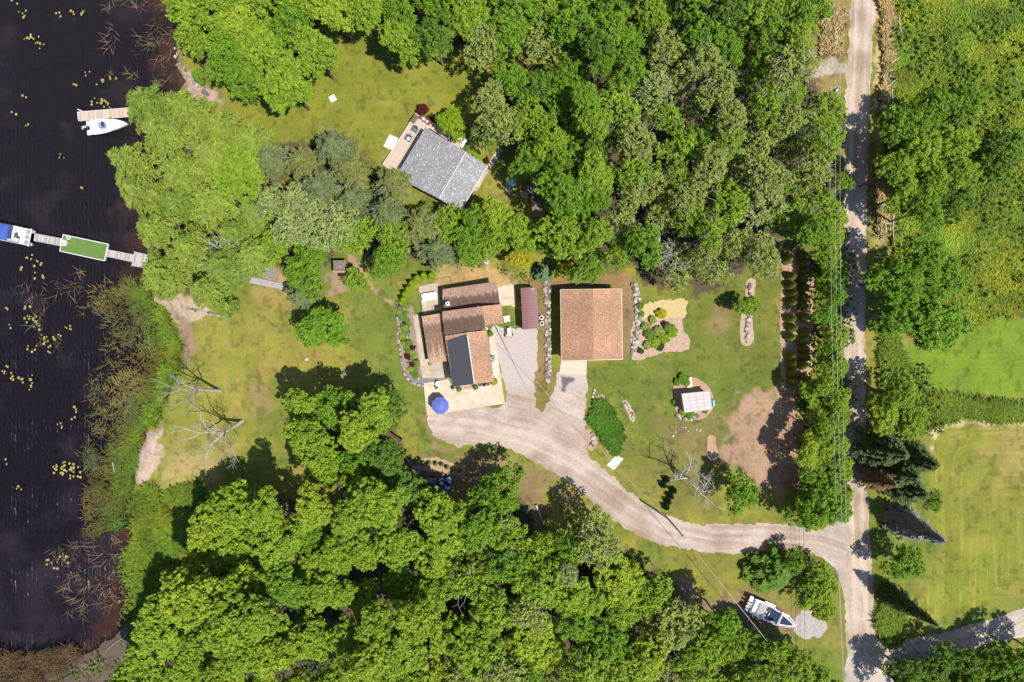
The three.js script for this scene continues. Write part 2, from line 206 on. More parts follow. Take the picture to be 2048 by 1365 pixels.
// water: brown, stained by the bog, ruffled by the wind
const waveTex = tex(512, 512, (i, j) => {
  const u = i / 512, v = j / 512, a = 2 * Math.PI; let s = 0;
  for (let k = 0; k < 16; k++) { const fx = 6 + Math.floor(hash(k, 3) * 16), fy = -Math.floor(hash(k, 5) * 9) + 1; s += Math.sin(a * (fx * u + fy * v) + hash(k, 9) * 6.28) * (0.4 + hash(k, 1)); }
  return 0.5 + 0.5 * (0.05 * s * (0.4 + 1.2 * pn(u * 6, v * 6, 6)) + 0.35 * (pn(u * 90, v * 30, 30) - 0.5));
}, false);
{
  const g = new THREE.PlaneGeometry(620, 560); g.rotateX(-Math.PI / 2); const p = g.attributes.position, t = g.attributes.uv; g.translate(-340, 0, 0); for (let i = 0; i < p.count; i++) t.setXY(i, p.getX(i) / 11, p.getZ(i) / 11);
  const m = struct('lake', g, new THREE.MeshPhysicalMaterial({ color: lin(0.44, 0.38, 0.39), roughness: 0.3, transmission: 1, thickness: 0, ior: 1.33, specularIntensity: 1, bumpMap: waveTex, bumpScale: 0.16 }));
  m.position.y = WATER; m.material.attenuationColor = lin(1, 1, 1);
}

// ---------------------------------------------------------------- road, side road, driveway, patios, beds
const roadLine = [[1730, -300], [1728, -60], [1724, 60], [1716, 200], [1713, 340], [1710, 500], [1709, 650], [1710, 800], [1714, 950], [1718, 1100], [1722, 1250], [1735, 1400], [1750, 1700]];
const driveLine = [[1740, 1112], [1640, 1078], [1540, 1072], [1430, 1072], [1340, 1050], [1270, 1010], [1200, 960], [1140, 920], [1060, 880], [960, 855], [860, 845]];
const sideLine = [[1705, 1330], [1760, 1330], [1850, 1300], [1960, 1268], [2110, 1225]];
function gravelColour(px, py, base, dark, line, half, seed) {
  const [d, s] = nearest(px, py, line), streak = fbm(d / 4.6 + seed, s / 90 + d / 60, 4), patch = fbm(px / 40 + seed, py / 40, 4), tr = Math.exp(-Math.pow((Math.abs(d) - half * 0.45) / (half * 0.2), 2));
  const f = clamp(0.55 + (streak - 0.5) * 0.95 + (patch - 0.5) * 1.5 + 0.3 * tr - 0.1), q = 0.78 + 0.22 * hash(px * 7 | 0, py * 7 | 0) + 0.22 * vn(px / 2.2, py / 2.2);
  return [mix(dark[0], base[0], f) * q, mix(dark[1], base[1], f) * q, mix(dark[2], base[2], f) * q];
}
function mapped(x0, y0, x1, y1, w, h, f) { const t = tex(w, h, (i, j) => f(x0 + (i + 0.5) * (x1 - x0) / w, y0 + (j + 0.5) * (y1 - y0) / h), true, false); const a = at(x0, y0), b = at(x1, y1); t.repeat.set(1 / (b.x - a.x), 1 / (b.z - a.z)); t.offset.set(-a.x / (b.x - a.x), -a.z / (b.z - a.z)); return t; }
const stoneBump = rep(grassBump, 1 / 7, 1 / 7);
const roadMat = std({ roughness: 0.95, map: mapped(1640, -100, 1800, 1460, 320, 2048, (x, y) => { const q = gravelColour(x, y, [0.47, 0.365, 0.275], [0.27, 0.19, 0.125], roadLine, 25, 3); const grow = 0.3 * sstep(5, 0, Math.abs(nearest(x, y, roadLine)[0] - 2)) * sstep(0.45, 0.6, fbm(x / 6, y / 50, 3)); return [mix(q[0], 0.42, grow), mix(q[1], 0.3, grow), mix(q[2], 0.17, grow)]; }), bumpMap: stoneBump, bumpScale: 0.03 });
function ribbon(line, half) { const L = [], Rr = []; for (let i = 0; i < line.length; i++) { const a = line[Math.max(0, i - 1)], b = line[Math.min(line.length - 1, i + 1)], dx = b[0] - a[0], dy = b[1] - a[1], l = Math.hypot(dx, dy), h = Array.isArray(half) ? half[i] : half; L.push([line[i][0] + dy / l * h, line[i][1] - dx / l * h]); Rr.push([line[i][0] - dy / l * h, line[i][1] + dx / l * h]); } return [...L, ...Rr.reverse()]; }
sheet('gravel_road', ribbon(roadLine, [25, 25, 25, 25, 23, 23, 22, 21, 22, 24, 30, 34, 34]), 0.012, roadMat, { wob: 0.4 });
sheet('side_road', [[1700, 1300], [1755, 1280], [1800, 1282], [1900, 1262], [1980, 1240], [2110, 1205], [2110, 1250], [2000, 1285], [1900, 1312], [1820, 1345], [1780, 1380], [1760, 1420], [1705, 1420]], 0.018, std({ roughness: 0.95, map: mapped(1690, 1190, 2120, 1430, 430, 240, (x, y) => gravelColour(x, y, [0.47, 0.39, 0.31], [0.3, 0.235, 0.17], sideLine, 22, 9)), bumpMap: stoneBump, bumpScale: 0.03 }), { wob: 0.3 });
const driveMat = std({ roughness: 0.95, map: mapped(840, 560, 1760, 1160, 1380, 900, (x, y) => {
  const c = gravelColour(x, y, [0.44, 0.345, 0.275], [0.27, 0.19, 0.135], driveLine, 22, 21), yard = sstep(800, 760, y), brown = sstep(0.55, 0.7, fbm(x / 36 + 5, y / 20, 4)) * sstep(50, 20, Math.hypot((x - 965) / 1.6, y - 835)) * 0.8;
  const gq = 0.82 + 0.4 * hash(x * 3 | 0, y * 3 | 0); let o = [mix(c[0], 0.39 * gq, yard), mix(c[1], 0.325 * gq, yard), mix(c[2], 0.28 * gq, yard)]; o = [mix(o[0], 0.21, brown), mix(o[1], 0.14, brown), mix(o[2], 0.085, brown)];
  const tar = sstep(3, -3, sdPoly(x, y, [[1121, 752], [1137, 754], [1150, 757], [1148, 763], [1137, 766], [1130, 784], [1122, 783], [1125, 766]]) + 5 * (fbm(x / 9, y / 9, 2) - 0.5)); return [mix(o[0], 0.12, tar), mix(o[1], 0.095, tar), mix(o[2], 0.085, tar)]; }), bumpMap: stoneBump, bumpScale: 0.035 });
sheet('gravel_driveway', [[1700, 1045], [1640, 1052], [1560, 1048], [1440, 1050], [1380, 1046], [1320, 1026], [1262, 988], [1205, 935], [1172, 902], [1170, 850], [1173, 760], [1172, 746], [1118, 746], [1110, 775], [1096, 806], [1084, 826], [1074, 818], [1070, 770], [1075, 690], [1071, 655], [1036, 655], [1010, 655], [985, 652], [990, 700], [1010, 808], [960, 815], [860, 832], [856, 850], [870, 872], [905, 892], [960, 890], [1000, 892], [1060, 920], [1130, 960], [1190, 1010], [1240, 1050], [1300, 1082], [1380, 1100], [1460, 1108], [1560, 1100], [1620, 1106], [1658, 1126], [1680, 1160], [1690, 1200], [1720, 1215], [1725, 1100]], 0.008, driveMat, { wob: 0.42 });
sheet('gravel_patch', [[1592, 1238], [1615, 1220], [1640, 1232], [1655, 1250], [1640, 1272], [1610, 1278], [1590, 1262]], 0.006, std({ color: lin(0.7, 0.6, 0.52), map: rep(grainTex(3, 0.8), 0.4), roughness: 1 }), { wob: 0.6 });
function concrete(c, seed) { return std({ roughness: 0.85, map: tex(256, 256, (i, j) => { const n = 0.8 + 0.26 * pn(i / 32, j / 32 + seed, 8) + 0.16 * pn(i / 9 + seed, j / 9, 28) + 0.07 * hash(i + seed, j), st = sstep(0.72, 0.9, pn(i / 24 + seed * 3, j / 24, 10)) * 0.25; return [c[0] * n * (1 - st * 0.3), c[1] * n * (1 - st), c[2] * n * (1 - st * 1.6)]; }) }); }
const conc = concrete([0.49, 0.395, 0.28], 1), conc2 = concrete([0.39, 0.31, 0.225], 7); conc.map.repeat.set(0.14, 0.14); conc2.map.repeat.set(0.17, 0.17);
const z3 = (x, y) => [790 + x / 6.606, 640 + y / 6.606], z2 = (x, y) => [790 + x / 6.606, 520 + y / 6.606], z4 = (x, y) => [1020 + x / 5.935, 540 + y / 5.935], z5 = (x, y) => [1160 + x / 6.203, 740 + y / 6.203], z1 = (x, y) => [760 + x / 6.204, 200 + y / 6.204];
sheet('patio', [z3(378, 838), z3(700, 785), z3(760, 880), z3(1300, 830), z3(1230, 150), z3(1305, 140), z3(1452, 1106), z3(418, 1268)], 0.01, conc, { straight: true, depth: 0.1 });
sheet('west_walkway', [z3(235, -60), z3(330, -75), z3(400, 520), z3(720, 480), z3(745, 770), z3(360, 770)], 0.01, conc2, { straight: true, depth: 0.08 });
sheet('garden_path', [z3(130, 760), z3(190, 700), z3(350, 770), z3(700, 700), z3(745, 785), z3(380, 832), z3(350, 870), z3(220, 850)], 0.014, std({ color: lin(0.37, 0.33, 0.31), map: rep(grainTex(5, 0.7), 0.5), roughness: 1 }), { wob: 0.15 });
sheet('north_patio', [z2(310, 355), z2(560, 300), z2(620, 660), z2(370, 720), z2(350, 560)], 0.008, conc2, { straight: true, depth: 0.06 });
sheet('concrete_slab', [z2(1355, 370), z2(1520, 320), z2(1580, 330), z2(1600, 590), z2(1600, 640), z2(1540, 600), z2(1390, 610)], 0.008, conc, { straight: true, depth: 0.06 });
sheet('garage_apron', [z4(612, 1040), z4(912, 1040), z4(908, 1246), z4(583, 1238)], 0.02, concrete([0.5, 0.4, 0.28], 12), { straight: true, depth: 0.07 });
const mulchTex = rep(grainTex(11, 0.75), 0.5), mulch = std({ color: lin(0.74, 0.45, 0.28), map: mulchTex, roughness: 1 }), strawMat = std({ color: lin(0.95, 0.7, 0.3), map: rep(grainTex(13, 0.6), 0.45), roughness: 1 }), pebble = std({ color: lin(0.8, 0.54, 0.37), map: rep(grainTex(17, 0.95), 0.55), roughness: 1 });
sheet('sand_bed', [[1276, 612], [1300, 605], [1345, 600], [1370, 598], [1373, 615], [1362, 640], [1330, 650], [1290, 655], [1274, 640]], 0.006, strawMat, { wob: 0.5 });
sheet('pebble_bed', [[1272, 640], [1320, 640], [1362, 635], [1366, 660], [1378, 672], [1380, 692], [1372, 700], [1330, 705], [1268, 720], [1262, 705]], 0.010, pebble, { wob: 0.35 });
sheet('mulch_bed', [[1496, 560], [1510, 556], [1508, 600], [1506, 640], [1507, 682], [1500, 691], [1487, 691], [1481, 680], [1482, 640], [1490, 600]], 0.006, pebble, { wob: 0.12 });
sheet('mulch_bed', [z5(1200, 560), z5(1190, 380), z5(1160, 240), z5(1190, 150), z5(1380, 90), z5(1560, 170), z5(1640, 290), z5(1660, 460), z5(1560, 590), z5(1380, 632), z5(1240, 625)], 0.006, mulch, { wob: 0.2 });
sheet('mulch_bed', [z5(230, 320), z5(300, 330), z5(370, 470), z5(520, 700), z5(575, 830), z5(540, 930), z5(430, 1060), z5(330, 1010), z5(260, 820), z5(110, 640)], 0.006, mulch, { wob: 0.3 });
sheet('mulch_bed', [z5(515, 340), z5(560, 360), z5(640, 480), z5(685, 600), z5(655, 655), z5(600, 560), z5(550, 440)], 0.006, pebble, { wob: 0.15 });
sheet('mulch_bed', [z5(80, 740), z5(180, 770), z5(220, 880), z5(200, 980), z5(110, 1000), z5(65, 950)], 0.006, mulch, { wob: 0.3 });
sheet('mulch_bed', [z5(1600, 820), z5(1660, 820), z5(1700, 930), z5(1680, 1120), z5(1600, 1110), z5(1570, 980)], 0.006, mulch, { wob: 0.3 });
sheet('mulch_bed', [[810, 935], [830, 922], [865, 916], [905, 926], [930, 940], [925, 955], [900, 948], [850, 942], [822, 946]], 0.006, mulch, { wob: 0.25 });
sheet('hedge_bed', [[1572, 512], [1600, 502], [1622, 520], [1626, 640], [1622, 740], [1600, 772], [1570, 765], [1562, 700], [1564, 560]], 0.006, mulch, { wob: 0.3 });
sheet('flower_bed', [z2(20, 560), z2(110, 560), z2(230, 620), z2(240, 760), z2(300, 1050), z3(320, 480), z3(350, 740), z3(280, 780), z3(150, 700), z3(90, 560), z3(60, 330), z3(25, 0), z2(10, 700)], 0.006, std({ color: lin(0.5, 0.36, 0.25), map: mulchTex, roughness: 1 }), { wob: 0.2 });
// ---------------------------------------------------------------- vegetation: crowns made of many small leaves
class Leaves {
  constructor() { this.p = []; this.c = []; this.i = []; }
  leaf(x, y, z, nx, ny, nz, L, W, turn, col) {                               // a diamond-shaped leaf spray facing (nx, ny, nz)
    const l = Math.hypot(nx, ny, nz) || 1; nx /= l; ny /= l; nz /= l;
    let ux = -nz, uy = 0, uz = nx; const ul = Math.hypot(ux, uz); if (ul < 0.05) { ux = 1; uz = 0; } else { ux /= ul; uz /= ul; }
    const vx = ny * uz - nz * uy, vy = nz * ux - nx * uz, vz = nx * uy - ny * ux, c = Math.cos(turn), s = Math.sin(turn);
    const ax = (ux * c + vx * s) * L / 2, ay = (uy * c + vy * s) * L / 2, az = (uz * c + vz * s) * L / 2, bx = (vx * c - ux * s) * W / 2, by = (vy * c - uy * s) * W / 2, bz = (vz * c - uz * s) * W / 2, k = this.p.length / 3;
    this.p.push(x - ax, y - ay, z - az, x + bx - nx * W * 0.2, y + by - ny * W * 0.2, z + bz - nz * W * 0.2, x + ax, y + ay, z + az, x - bx - nx * W * 0.2, y - by - ny * W * 0.2, z - bz - nz * W * 0.2);
    for (let q = 0; q < 4; q++) this.c.push(...col); this.i.push(k, k + 1, k + 2, k, k + 2, k + 3);
  }
  geo() { const g = new THREE.BufferGeometry(); g.setAttribute('position', new THREE.Float32BufferAttribute(this.p, 3)); g.setAttribute('color', new THREE.Float32BufferAttribute(this.c, 3)); g.setIndex(this.i); return g; }
}
function tint(r, k = 1, hue = 0.16) { const a = k * (0.78 + 0.44 * r()), h = (r() - 0.5) * hue; return [a * (1 + h), a, a * (1 - h)]; }
function clump(B, r, x, y, z, rc, n, L, k, hue) {
  const up = 0.3 + 0.5 * r();
  for (let q = 0; q < n; q++) {
    const u = rr(r, -0.35, 1), t = r() * 6.283, s = Math.sqrt(Math.max(0, 1 - u * u)), dx = s * Math.cos(t), dz = s * Math.sin(t), d = rc * (0.62 + 0.45 * r());
    B.leaf(x + dx * d, y + u * d * 0.78, z + dz * d, dx * 0.5 + rr(r, -0.9, 0.9), u * 0.4 + up + rr(r, -0.2, 0.6), dz * 0.5 + rr(r, -0.9, 0.9), L * rr(r, 0.7, 1.3), L * rr(r, 0.5, 0.85), r() * 6.283, tint(r, k, hue));
  }
}
function broadCrown(seed, { R = 4, Hc = 4.6, n = 270, per = 105, L = 0.5, small = 0.06, big = 0.155, hue = 0.2 } = {}) {   // crown standing on y = 0
  const r = rng(seed), B = new Leaves(), ph = [r() * 6.28, r() * 6.28, r() * 6.28];
  for (let k = 0; k < n; k++) {
    const t = k * 2.39996 + r() * 0.7, u = 1 - 1.12 * ((k + 0.5) / n) + rr(r, -0.08, 0.08), s = Math.sqrt(Math.max(0.02, 1 - u * u)), lobe = 1 + 0.2 * Math.sin(2 * t + ph[0]) + 0.16 * Math.sin(3 * t + ph[1]) + 0.1 * Math.sin(5 * t + ph[2]);
    const f = k % 4 ? rr(r, 0.78, 1.06) : rr(r, 0.45, 0.8), rc = R * rr(r, small, big) * (u < 0 ? 0.8 : 1);
    clump(B, r, Math.cos(t) * s * R * 0.86 * lobe * f, Hc * (0.34 + 0.58 * u * f), Math.sin(t) * s * R * 0.86 * lobe * f, rc, Math.round(per * rc * rc / (R * R * 0.08)), L, 0.86 + 0.28 * r(), hue);
  }
  return B.geo();
}
function featherCrown(seed, { R = 4, Hc = 7, tiers = 11, L = 1.0, W = 0.22, dens = 0.5, droop = 0.3 } = {}) {          // sprays on level boughs, as on larch and cedar
  const r = rng(seed), B = new Leaves(), off = r() * 6.28;
  for (let k = 0; k < tiers; k++) {
    const f = k / (tiers - 1), y0 = Hc * (0.05 + 0.93 * f), rad = R * Math.pow(1 - f, 0.72) * rr(r, 0.88, 1.1) + 0.25, nb = Math.round(mix(11, 4, f));
    for (let b = 0; b < nb; b++) {
      const t = off + k * 1.3 + b / nb * 6.283 + rr(r, -0.25, 0.25), len = rad * rr(r, 0.55, 1.22), cx = Math.cos(t), cz = Math.sin(t), bk = 0.84 + 0.32 * r(), m = Math.round(len * 26 * dens);
      for (let q = 0; q < m; q++) {
        const e = Math.pow((q + r()) / m, 0.75), side = rr(r, -1, 1) * 0.42 * len * (1 - e * 0.7) * 0.8, x = cx * len * e - cz * side, z = cz * len * e + cx * side, y = y0 - droop * len * e * e + 0.3 * len * e * (1 - e) + rr(r, -0.16, 0.16);
        B.leaf(x, y, z, rr(r, -0.5, 0.5) + cx * 0.25, 1, rr(r, -0.5, 0.5) + cz * 0.25, L * rr(r, 0.6, 1.3), W * rr(r, 0.7, 1.5), -Math.atan2(cz, cx) + Math.PI / 2 + rr(r, -0.8, 0.8) + Math.sign(side) * 0.5, tint(r, bk));
      }
    }
  }
  return B.geo();
}
function coneShrub(seed, { R = 0.6, h = 2, n = 1500, L = 0.17, egg = 0.9 } = {}) {
  const r = rng(seed), B = new Leaves();
  for (let k = 0; k < n; k++) { const f = Math.pow(r(), 0.8), t = r() * 6.283, rad = R * Math.pow(1 - f, egg) * (f < 0.12 ? 0.8 + 1.6 * f : 1) * (0.86 + 0.2 * r() + 0.1 * Math.sin(t * 5 + f * 9)); B.leaf(Math.cos(t) * rad, f * h, Math.sin(t) * rad, Math.cos(t), 0.5 + rr(r, -0.3, 0.5), Math.sin(t), L * rr(r, 0.7, 1.3), L * rr(r, 0.4, 0.7), r() * 6.283, tint(r)); }
  return B.geo();
}
function leafMat(r, g, b, tr = 0.22) { return new THREE.MeshPhysicalMaterial({ color: lin(r, g, b), vertexColors: true, roughness: 0.72, transmission: tr, thickness: 0, side: THREE.DoubleSide, ior: 1.35, specularIntensity: 0.6 }); }
const barkG = flat(0.2, 0.17, 0.14, 0.95), barkD = flat(0.11, 0.085, 0.065, 0.95), barkW = flat(0.5, 0.46, 0.41, 0.9), barkP = flat(0.34, 0.31, 0.26, 0.9);
// trunks with limbs, standing 1 m tall in their own units: the tree scales them
function trunkGeo(seed, h, r0, limbs, reach) {
  const r = rng(seed), pts = [], lean = [rr(r, -0.3, 0.3), rr(r, -0.3, 0.3)]; for (let k = 0; k <= 6; k++) pts.push(new THREE.Vector3(lean[0] * k / 6 + rr(r, -0.08, 0.08), h * k / 6, lean[1] * k / 6 + rr(r, -0.08, 0.08)));
  const out = [taper(pts, r0, r0 * 0.25, 7)];
  for (let k = 0; k < limbs; k++) { const f = rr(r, 0.4, 0.85), b = new THREE.Vector3().lerpVectors(pts[0], pts[6], f), t = k * 2.4 + r(), len = reach * rr(r, 0.6, 1), q = []; for (let m = 0; m <= 4; m++) { const e = m / 4; q.push(new THREE.Vector3(b.x + Math.cos(t) * len * e + rr(r, -0.15, 0.15) * e, b.y + len * 0.75 * e * (1.15 - 0.3 * e), b.z + Math.sin(t) * len * e + rr(r, -0.15, 0.15) * e)); } out.push(taper(q, r0 * 0.42, r0 * 0.08, 5)); }
  return merged(out);
}
function twigsGeo(seed, R, Hc, n, r0 = 0.05) {                               // bare pale branches that show between the leaves
  const r = rng(seed), out = [];
  for (let k = 0; k < n; k++) {
    const t = r() * 6.283, d0 = R * rr(r, 0.1, 0.5), len = R * rr(r, 0.35, 0.7), q = [], y = Hc * rr(r, 0.66, 0.92), b = rr(r, -0.6, 0.6);
    for (let m = 0; m <= 4; m++) { const e = m / 4; q.push(new THREE.Vector3(Math.cos(t + b * e) * (d0 + len * e) + rr(r, -0.1, 0.1), y + 0.3 * len * e - (d0 + len * e) * 0.16, Math.sin(t + b * e) * (d0 + len * e) + rr(r, -0.1, 0.1))); }
    out.push(taper(q, r0, r0 * 0.35, 4)); const w = q[2], t2 = t + rr(r, 0.5, 1), l2 = len * 0.45; out.push(taper([w.clone(), new THREE.Vector3(w.x + Math.cos(t2) * l2 * 0.5, w.y + 0.15, w.z + Math.sin(t2) * l2 * 0.5), new THREE.Vector3(w.x + Math.cos(t2) * l2, w.y + 0.25, w.z + Math.sin(t2) * l2)], r0 * 0.6, r0 * 0.25, 4));
  }
  return merged(out);
}
const GEO = {
  broad: [1, 2, 3, 4].map((s) => broadCrown(s * 11)),
  round: [1, 2].map((s) => broadCrown(s * 31, { R: 4, Hc: 5.4, n: 280, per: 100, small: 0.055, big: 0.13, L: 0.44 })),
  poplar: [1, 2, 3].map((s) => broadCrown(s * 17 + 5, { R: 3.6, Hc: 5.6, n: 210, per: 70, small: 0.06, big: 0.14, L: 0.42, hue: 0.14 })),
  feather: [1, 2, 3].map((s) => featherCrown(s * 23)),
  pine: [1, 2].map((s) => featherCrown(s * 29, { R: 3.8, Hc: 6.2, tiers: 9, L: 0.9, W: 0.16, dens: 0.85, droop: 0.1 })),
  spruce: [1, 2].map((s) => featherCrown(s * 37, { R: 2.2, Hc: 8.5, tiers: 22, L: 0.4, W: 0.16, dens: 1.1, droop: 0.5 })),
  shrub: [1, 2, 3].map((s) => broadCrown(s * 41, { R: 1.5, Hc: 1.9, n: 22, per: 120, L: 0.26, small: 0.24, big: 0.42 })),
  cone: [1, 2, 3].map((s) => coneShrub(s * 43)),
  egg: [1, 2, 3].map((s) => coneShrub(s * 47, { R: 0.78, h: 2.2, n: 2100, egg: 0.55 })),
  twigs: [1, 2].map((s) => twigsGeo(s * 53, 3.6, 5.6, 8, 0.035)),
};
const TRUNK = { broad: [trunkGeo(3, 9, 0.26, 6, 3), trunkGeo(4, 9, 0.24, 5, 3)], slim: [trunkGeo(5, 9, 0.18, 7, 1.6), trunkGeo(6, 9, 0.17, 7, 1.6)], straight: [trunkGeo(8, 9, 0.18, 0, 1)], bush: [trunkGeo(9, 1.4, 0.05, 5, 0.8)] };
const MATS = {
  maple: leafMat(0.2, 0.3, 0.018), yellow: leafMat(0.25, 0.33, 0.02), deep: leafMat(0.105, 0.19, 0.016), lush: leafMat(0.14, 0.255, 0.014), olive: leafMat(0.25, 0.295, 0.055), silver: leafMat(0.27, 0.325, 0.085), larch: leafMat(0.22, 0.285, 0.035),
  larch2: leafMat(0.175, 0.25, 0.03), pine: leafMat(0.15, 0.185, 0.06, 0.2), pine2: leafMat(0.19, 0.2, 0.045, 0.2), spruce: leafMat(0.08, 0.11, 0.03, 0.12), blue: leafMat(0.14, 0.2, 0.09, 0.15), gold: leafMat(0.36, 0.34, 0.012), grey: leafMat(0.25, 0.23, 0.19, 0.1), rust: leafMat(0.22, 0.14, 0.06, 0.1), red: leafMat(0.08, 0.012, 0.012, 0.2), shrub: leafMat(0.13, 0.21, 0.02), hedge: leafMat(0.21, 0.225, 0.03, 0.25), lime: leafMat(0.2, 0.3, 0.008), box: leafMat(0.045, 0.075, 0.015, 0.2),
};
const KIND = {
  maple: { name: 'maple_tree', g: 'broad', m: ['maple', 'maple', 'lush', 'maple', 'yellow'], t: 'broad', bark: barkD, R: 4, H: 4.6, look: 'leafy bright green maple', cat: 'tree' },
  lime: { name: 'maple_tree', g: 'broad', m: ['yellow', 'maple', 'maple'], t: 'broad', bark: barkD, R: 4, H: 4.6, look: 'leafy yellow-green maple', cat: 'tree' },
  oak: { name: 'broadleaf_tree', g: 'round', m: ['deep', 'lush', 'deep'], t: 'broad', bark: barkG, R: 4, H: 5.4, look: 'dense dark green broadleaf tree', cat: 'tree' },
  ash: { name: 'broadleaf_tree', g: 'round', m: ['lush', 'maple', 'lush'], t: 'broad', bark: barkG, R: 4, H: 5.4, look: 'dense mid green broadleaf tree', cat: 'tree' },
  poplar: { name: 'poplar_tree', g: 'poplar', m: ['olive', 'olive', 'maple'], t: 'slim', bark: barkP, R: 3.6, H: 5.6, twigs: 1, look: 'small-leaved olive green poplar', cat: 'tree' },
  silver: { name: 'poplar_tree', g: 'poplar', m: ['silver'], t: 'slim', bark: barkP, R: 3.6, H: 5.6, twigs: 1, look: 'pale silvery poplar', cat: 'tree' },
  larch: { name: 'larch_tree', g: 'feather', m: ['larch', 'larch2', 'larch'], t: 'straight', bark: barkG, R: 4, H: 7, look: 'feathery yellow-green larch', cat: 'tree' },
  pine: { name: 'pine_tree', g: 'pine', m: ['pine', 'pine2'], t: 'straight', bark: barkP, R: 3.8, H: 6.2, twigs: 1, look: 'grey-green pine with bare pale branches', cat: 'tree' },
  spruce: { name: 'spruce_tree', g: 'spruce', m: ['spruce'], t: 'straight', bark: barkD, R: 2.2, H: 8.5, look: 'dark pointed spruce', cat: 'tree' },
};
function place(o, px, py, h) { o.position.copy(at(px, py, h)); o.position.y = 0; return o; }
// a tree whose crown shows at photo point (px, py) with radius rp; top metres high
function tree(kind, px, py, rp, top, label, group, seed, matName) {
  const K = KIND[kind], r = rng(seed * 13 + 5), geo = GEO[K.g][Math.floor(r() * GEO[K.g].length)], ch = Math.min(top * 0.78, K.H * (rp * S / K.R) * rr(r, 0.95, 1.2)), base = top - ch;
  const o = thing(K.name, label, K.cat, null, r() * 6.283, group), mid = base + ch * 0.6, k = 1 - mid / HC, s = rp * S * k / K.R; place(o, px, py, mid);
  const tg = TRUNK[K.t][Math.floor(r() * TRUNK[K.t].length)], tm = part(o, 'trunk', tg, K.bark); tm.scale.set(Math.max(0.6, s), (base + ch * (K.t === 'straight' ? 0.93 : 0.62)) / 9, Math.max(0.6, s));
  const c = part(o, 'crown', geo, MATS[matName || K.m[Math.floor(r() * K.m.length)]], [0, base, 0]); c.scale.set(s * rr(r, 0.93, 1.08), ch / K.H, s * rr(r, 0.93, 1.08));
  if (K.twigs) { const w = part(o, 'bare_branches', GEO.twigs[Math.floor(r() * 2)], barkP, [0, base, 0], [0, r() * 6, 0]); w.scale.set(s, ch / 5.6, s); w.userData.kind = 'stuff'; }
  return o;
}
const ORD = ['first', 'second', 'third', 'fourth', 'fifth', 'sixth', 'seventh', 'eighth', 'ninth', 'tenth', 'eleventh', 'twelfth', 'thirteenth', 'fourteenth', 'fifteenth', 'sixteenth', 'seventeenth', 'eighteenth', 'nineteenth', 'twentieth', 'twenty-first', 'twenty-second', 'twenty-third', 'twenty-fourth', 'twenty-fifth', 'twenty-sixth'];
// trees spread through a wood without crowding; each is told apart by its row from the top and its place from the left
function wood(key, where, rmin, rmax, hmin, hmax, pick, seed, rowH = 78, gap = 1.0) {
  const P = woods[key], b = bounds(P), r = rng(seed), got = [];
  for (let k = 0; k < 5000; k++) { const x = rr(r, b[0], b[2]), y = rr(r, Math.max(b[1], -35), Math.min(b[3], 1398)), rad = rr(r, rmin, rmax); if (!inPoly(x, y, P) || AVOID.some((a) => Math.hypot(a[0] - x, a[1] - y) < a[2] + rad * 0.82)) continue; if (got.some((g) => Math.hypot(g.x - x, g.y - y) < (g.rad + rad) * 0.6 * gap)) continue; got.push({ x, y, rad }); }
  const y0 = Math.min(...got.map((g) => g.y)), rows = {}; for (const g of got) (rows[Math.floor((g.y - y0) / rowH)] ||= []).push(g);
  const rk = Object.keys(rows).map(Number).sort((p, q) => p - q); let n = 0;
  rk.forEach((k, ri) => rows[k].sort((p, q) => p.x - q.x).forEach((g, ci) => { const kind = pick(g.x, g.y, r), K = KIND[kind]; const pl = rk.length > 1 ? `, ${ORD[ri]} row down, ${ORD[ci]} from left` : `, ${ORD[ci]} from left`; tree(kind, g.x, g.y, g.rad, key === 'bottomWood' && g.x > 840 ? rr(r, 9, 13) : rr(r, hmin, hmax), `${K.look} ${where}${pl}`, `trees ${where}`, seed * 100 + n++); }));
  return got;
}
const AVOID = [[212, 245, 38], [684, 540, 22], [535, 560, 30], [1062, 385, 24], [1024, 368, 14], [872, 935, 46], [895, 320, 82], [835, 575, 40], [1040, 512, 16], [1088, 545, 18], [1130, 535, 16], [1270, 565, 22], [1060, 600, 50], [1592, 600, 32], [1592, 700, 32], [1592, 530, 28], [1592, 750, 28], [1592, 650, 32], [1592, 560, 30], [1075, 1030, 24], [1350, 615, 40]];
const choose = (r, list) => list[Math.floor(r() * list.length)];
wood('topLeft', 'in the top left wood', 42, 60, 10, 14, (x, y, r) => choose(r, ['maple', 'maple', 'lime', 'ash']), 1);
wood('topBand', 'in the top edge wood', 38, 56, 10, 14, (x, y, r) => x > 900 && y > 70 ? choose(r, ['poplar', 'ash']) : choose(r, ['ash', 'ash', 'maple', 'oak']), 2);
wood('shoreTrees', 'at the lake shore', 40, 58, 9, 13, (x, y, r) => x > 470 ? choose(r, ['larch', 'maple']) : 'larch', 3);
wood('greyPines', 'by the grey house', 38, 50, 10, 13, () => 'pine', 4);
wood('paleTrees', 'behind the plank deck', 34, 46, 9, 12, () => 'silver', 5).length;
wood('midTrees', 'above the west lawn', 36, 50, 8, 11, (x, y, r) => x > 830 ? 'pine' : choose(r, ['ash', 'ash', 'maple', 'larch']), 6);
wood('houseBack', 'between the two houses', 30, 44, 7, 10, (x, y, r) => choose(r, ['maple', 'ash', 'maple']), 7);
wood('houseEast', 'east of the grey house', 36, 52, 9, 12, (x, y, r) => x < 1010 ? 'poplar' : choose(r, ['ash', 'oak', 'ash']), 8);
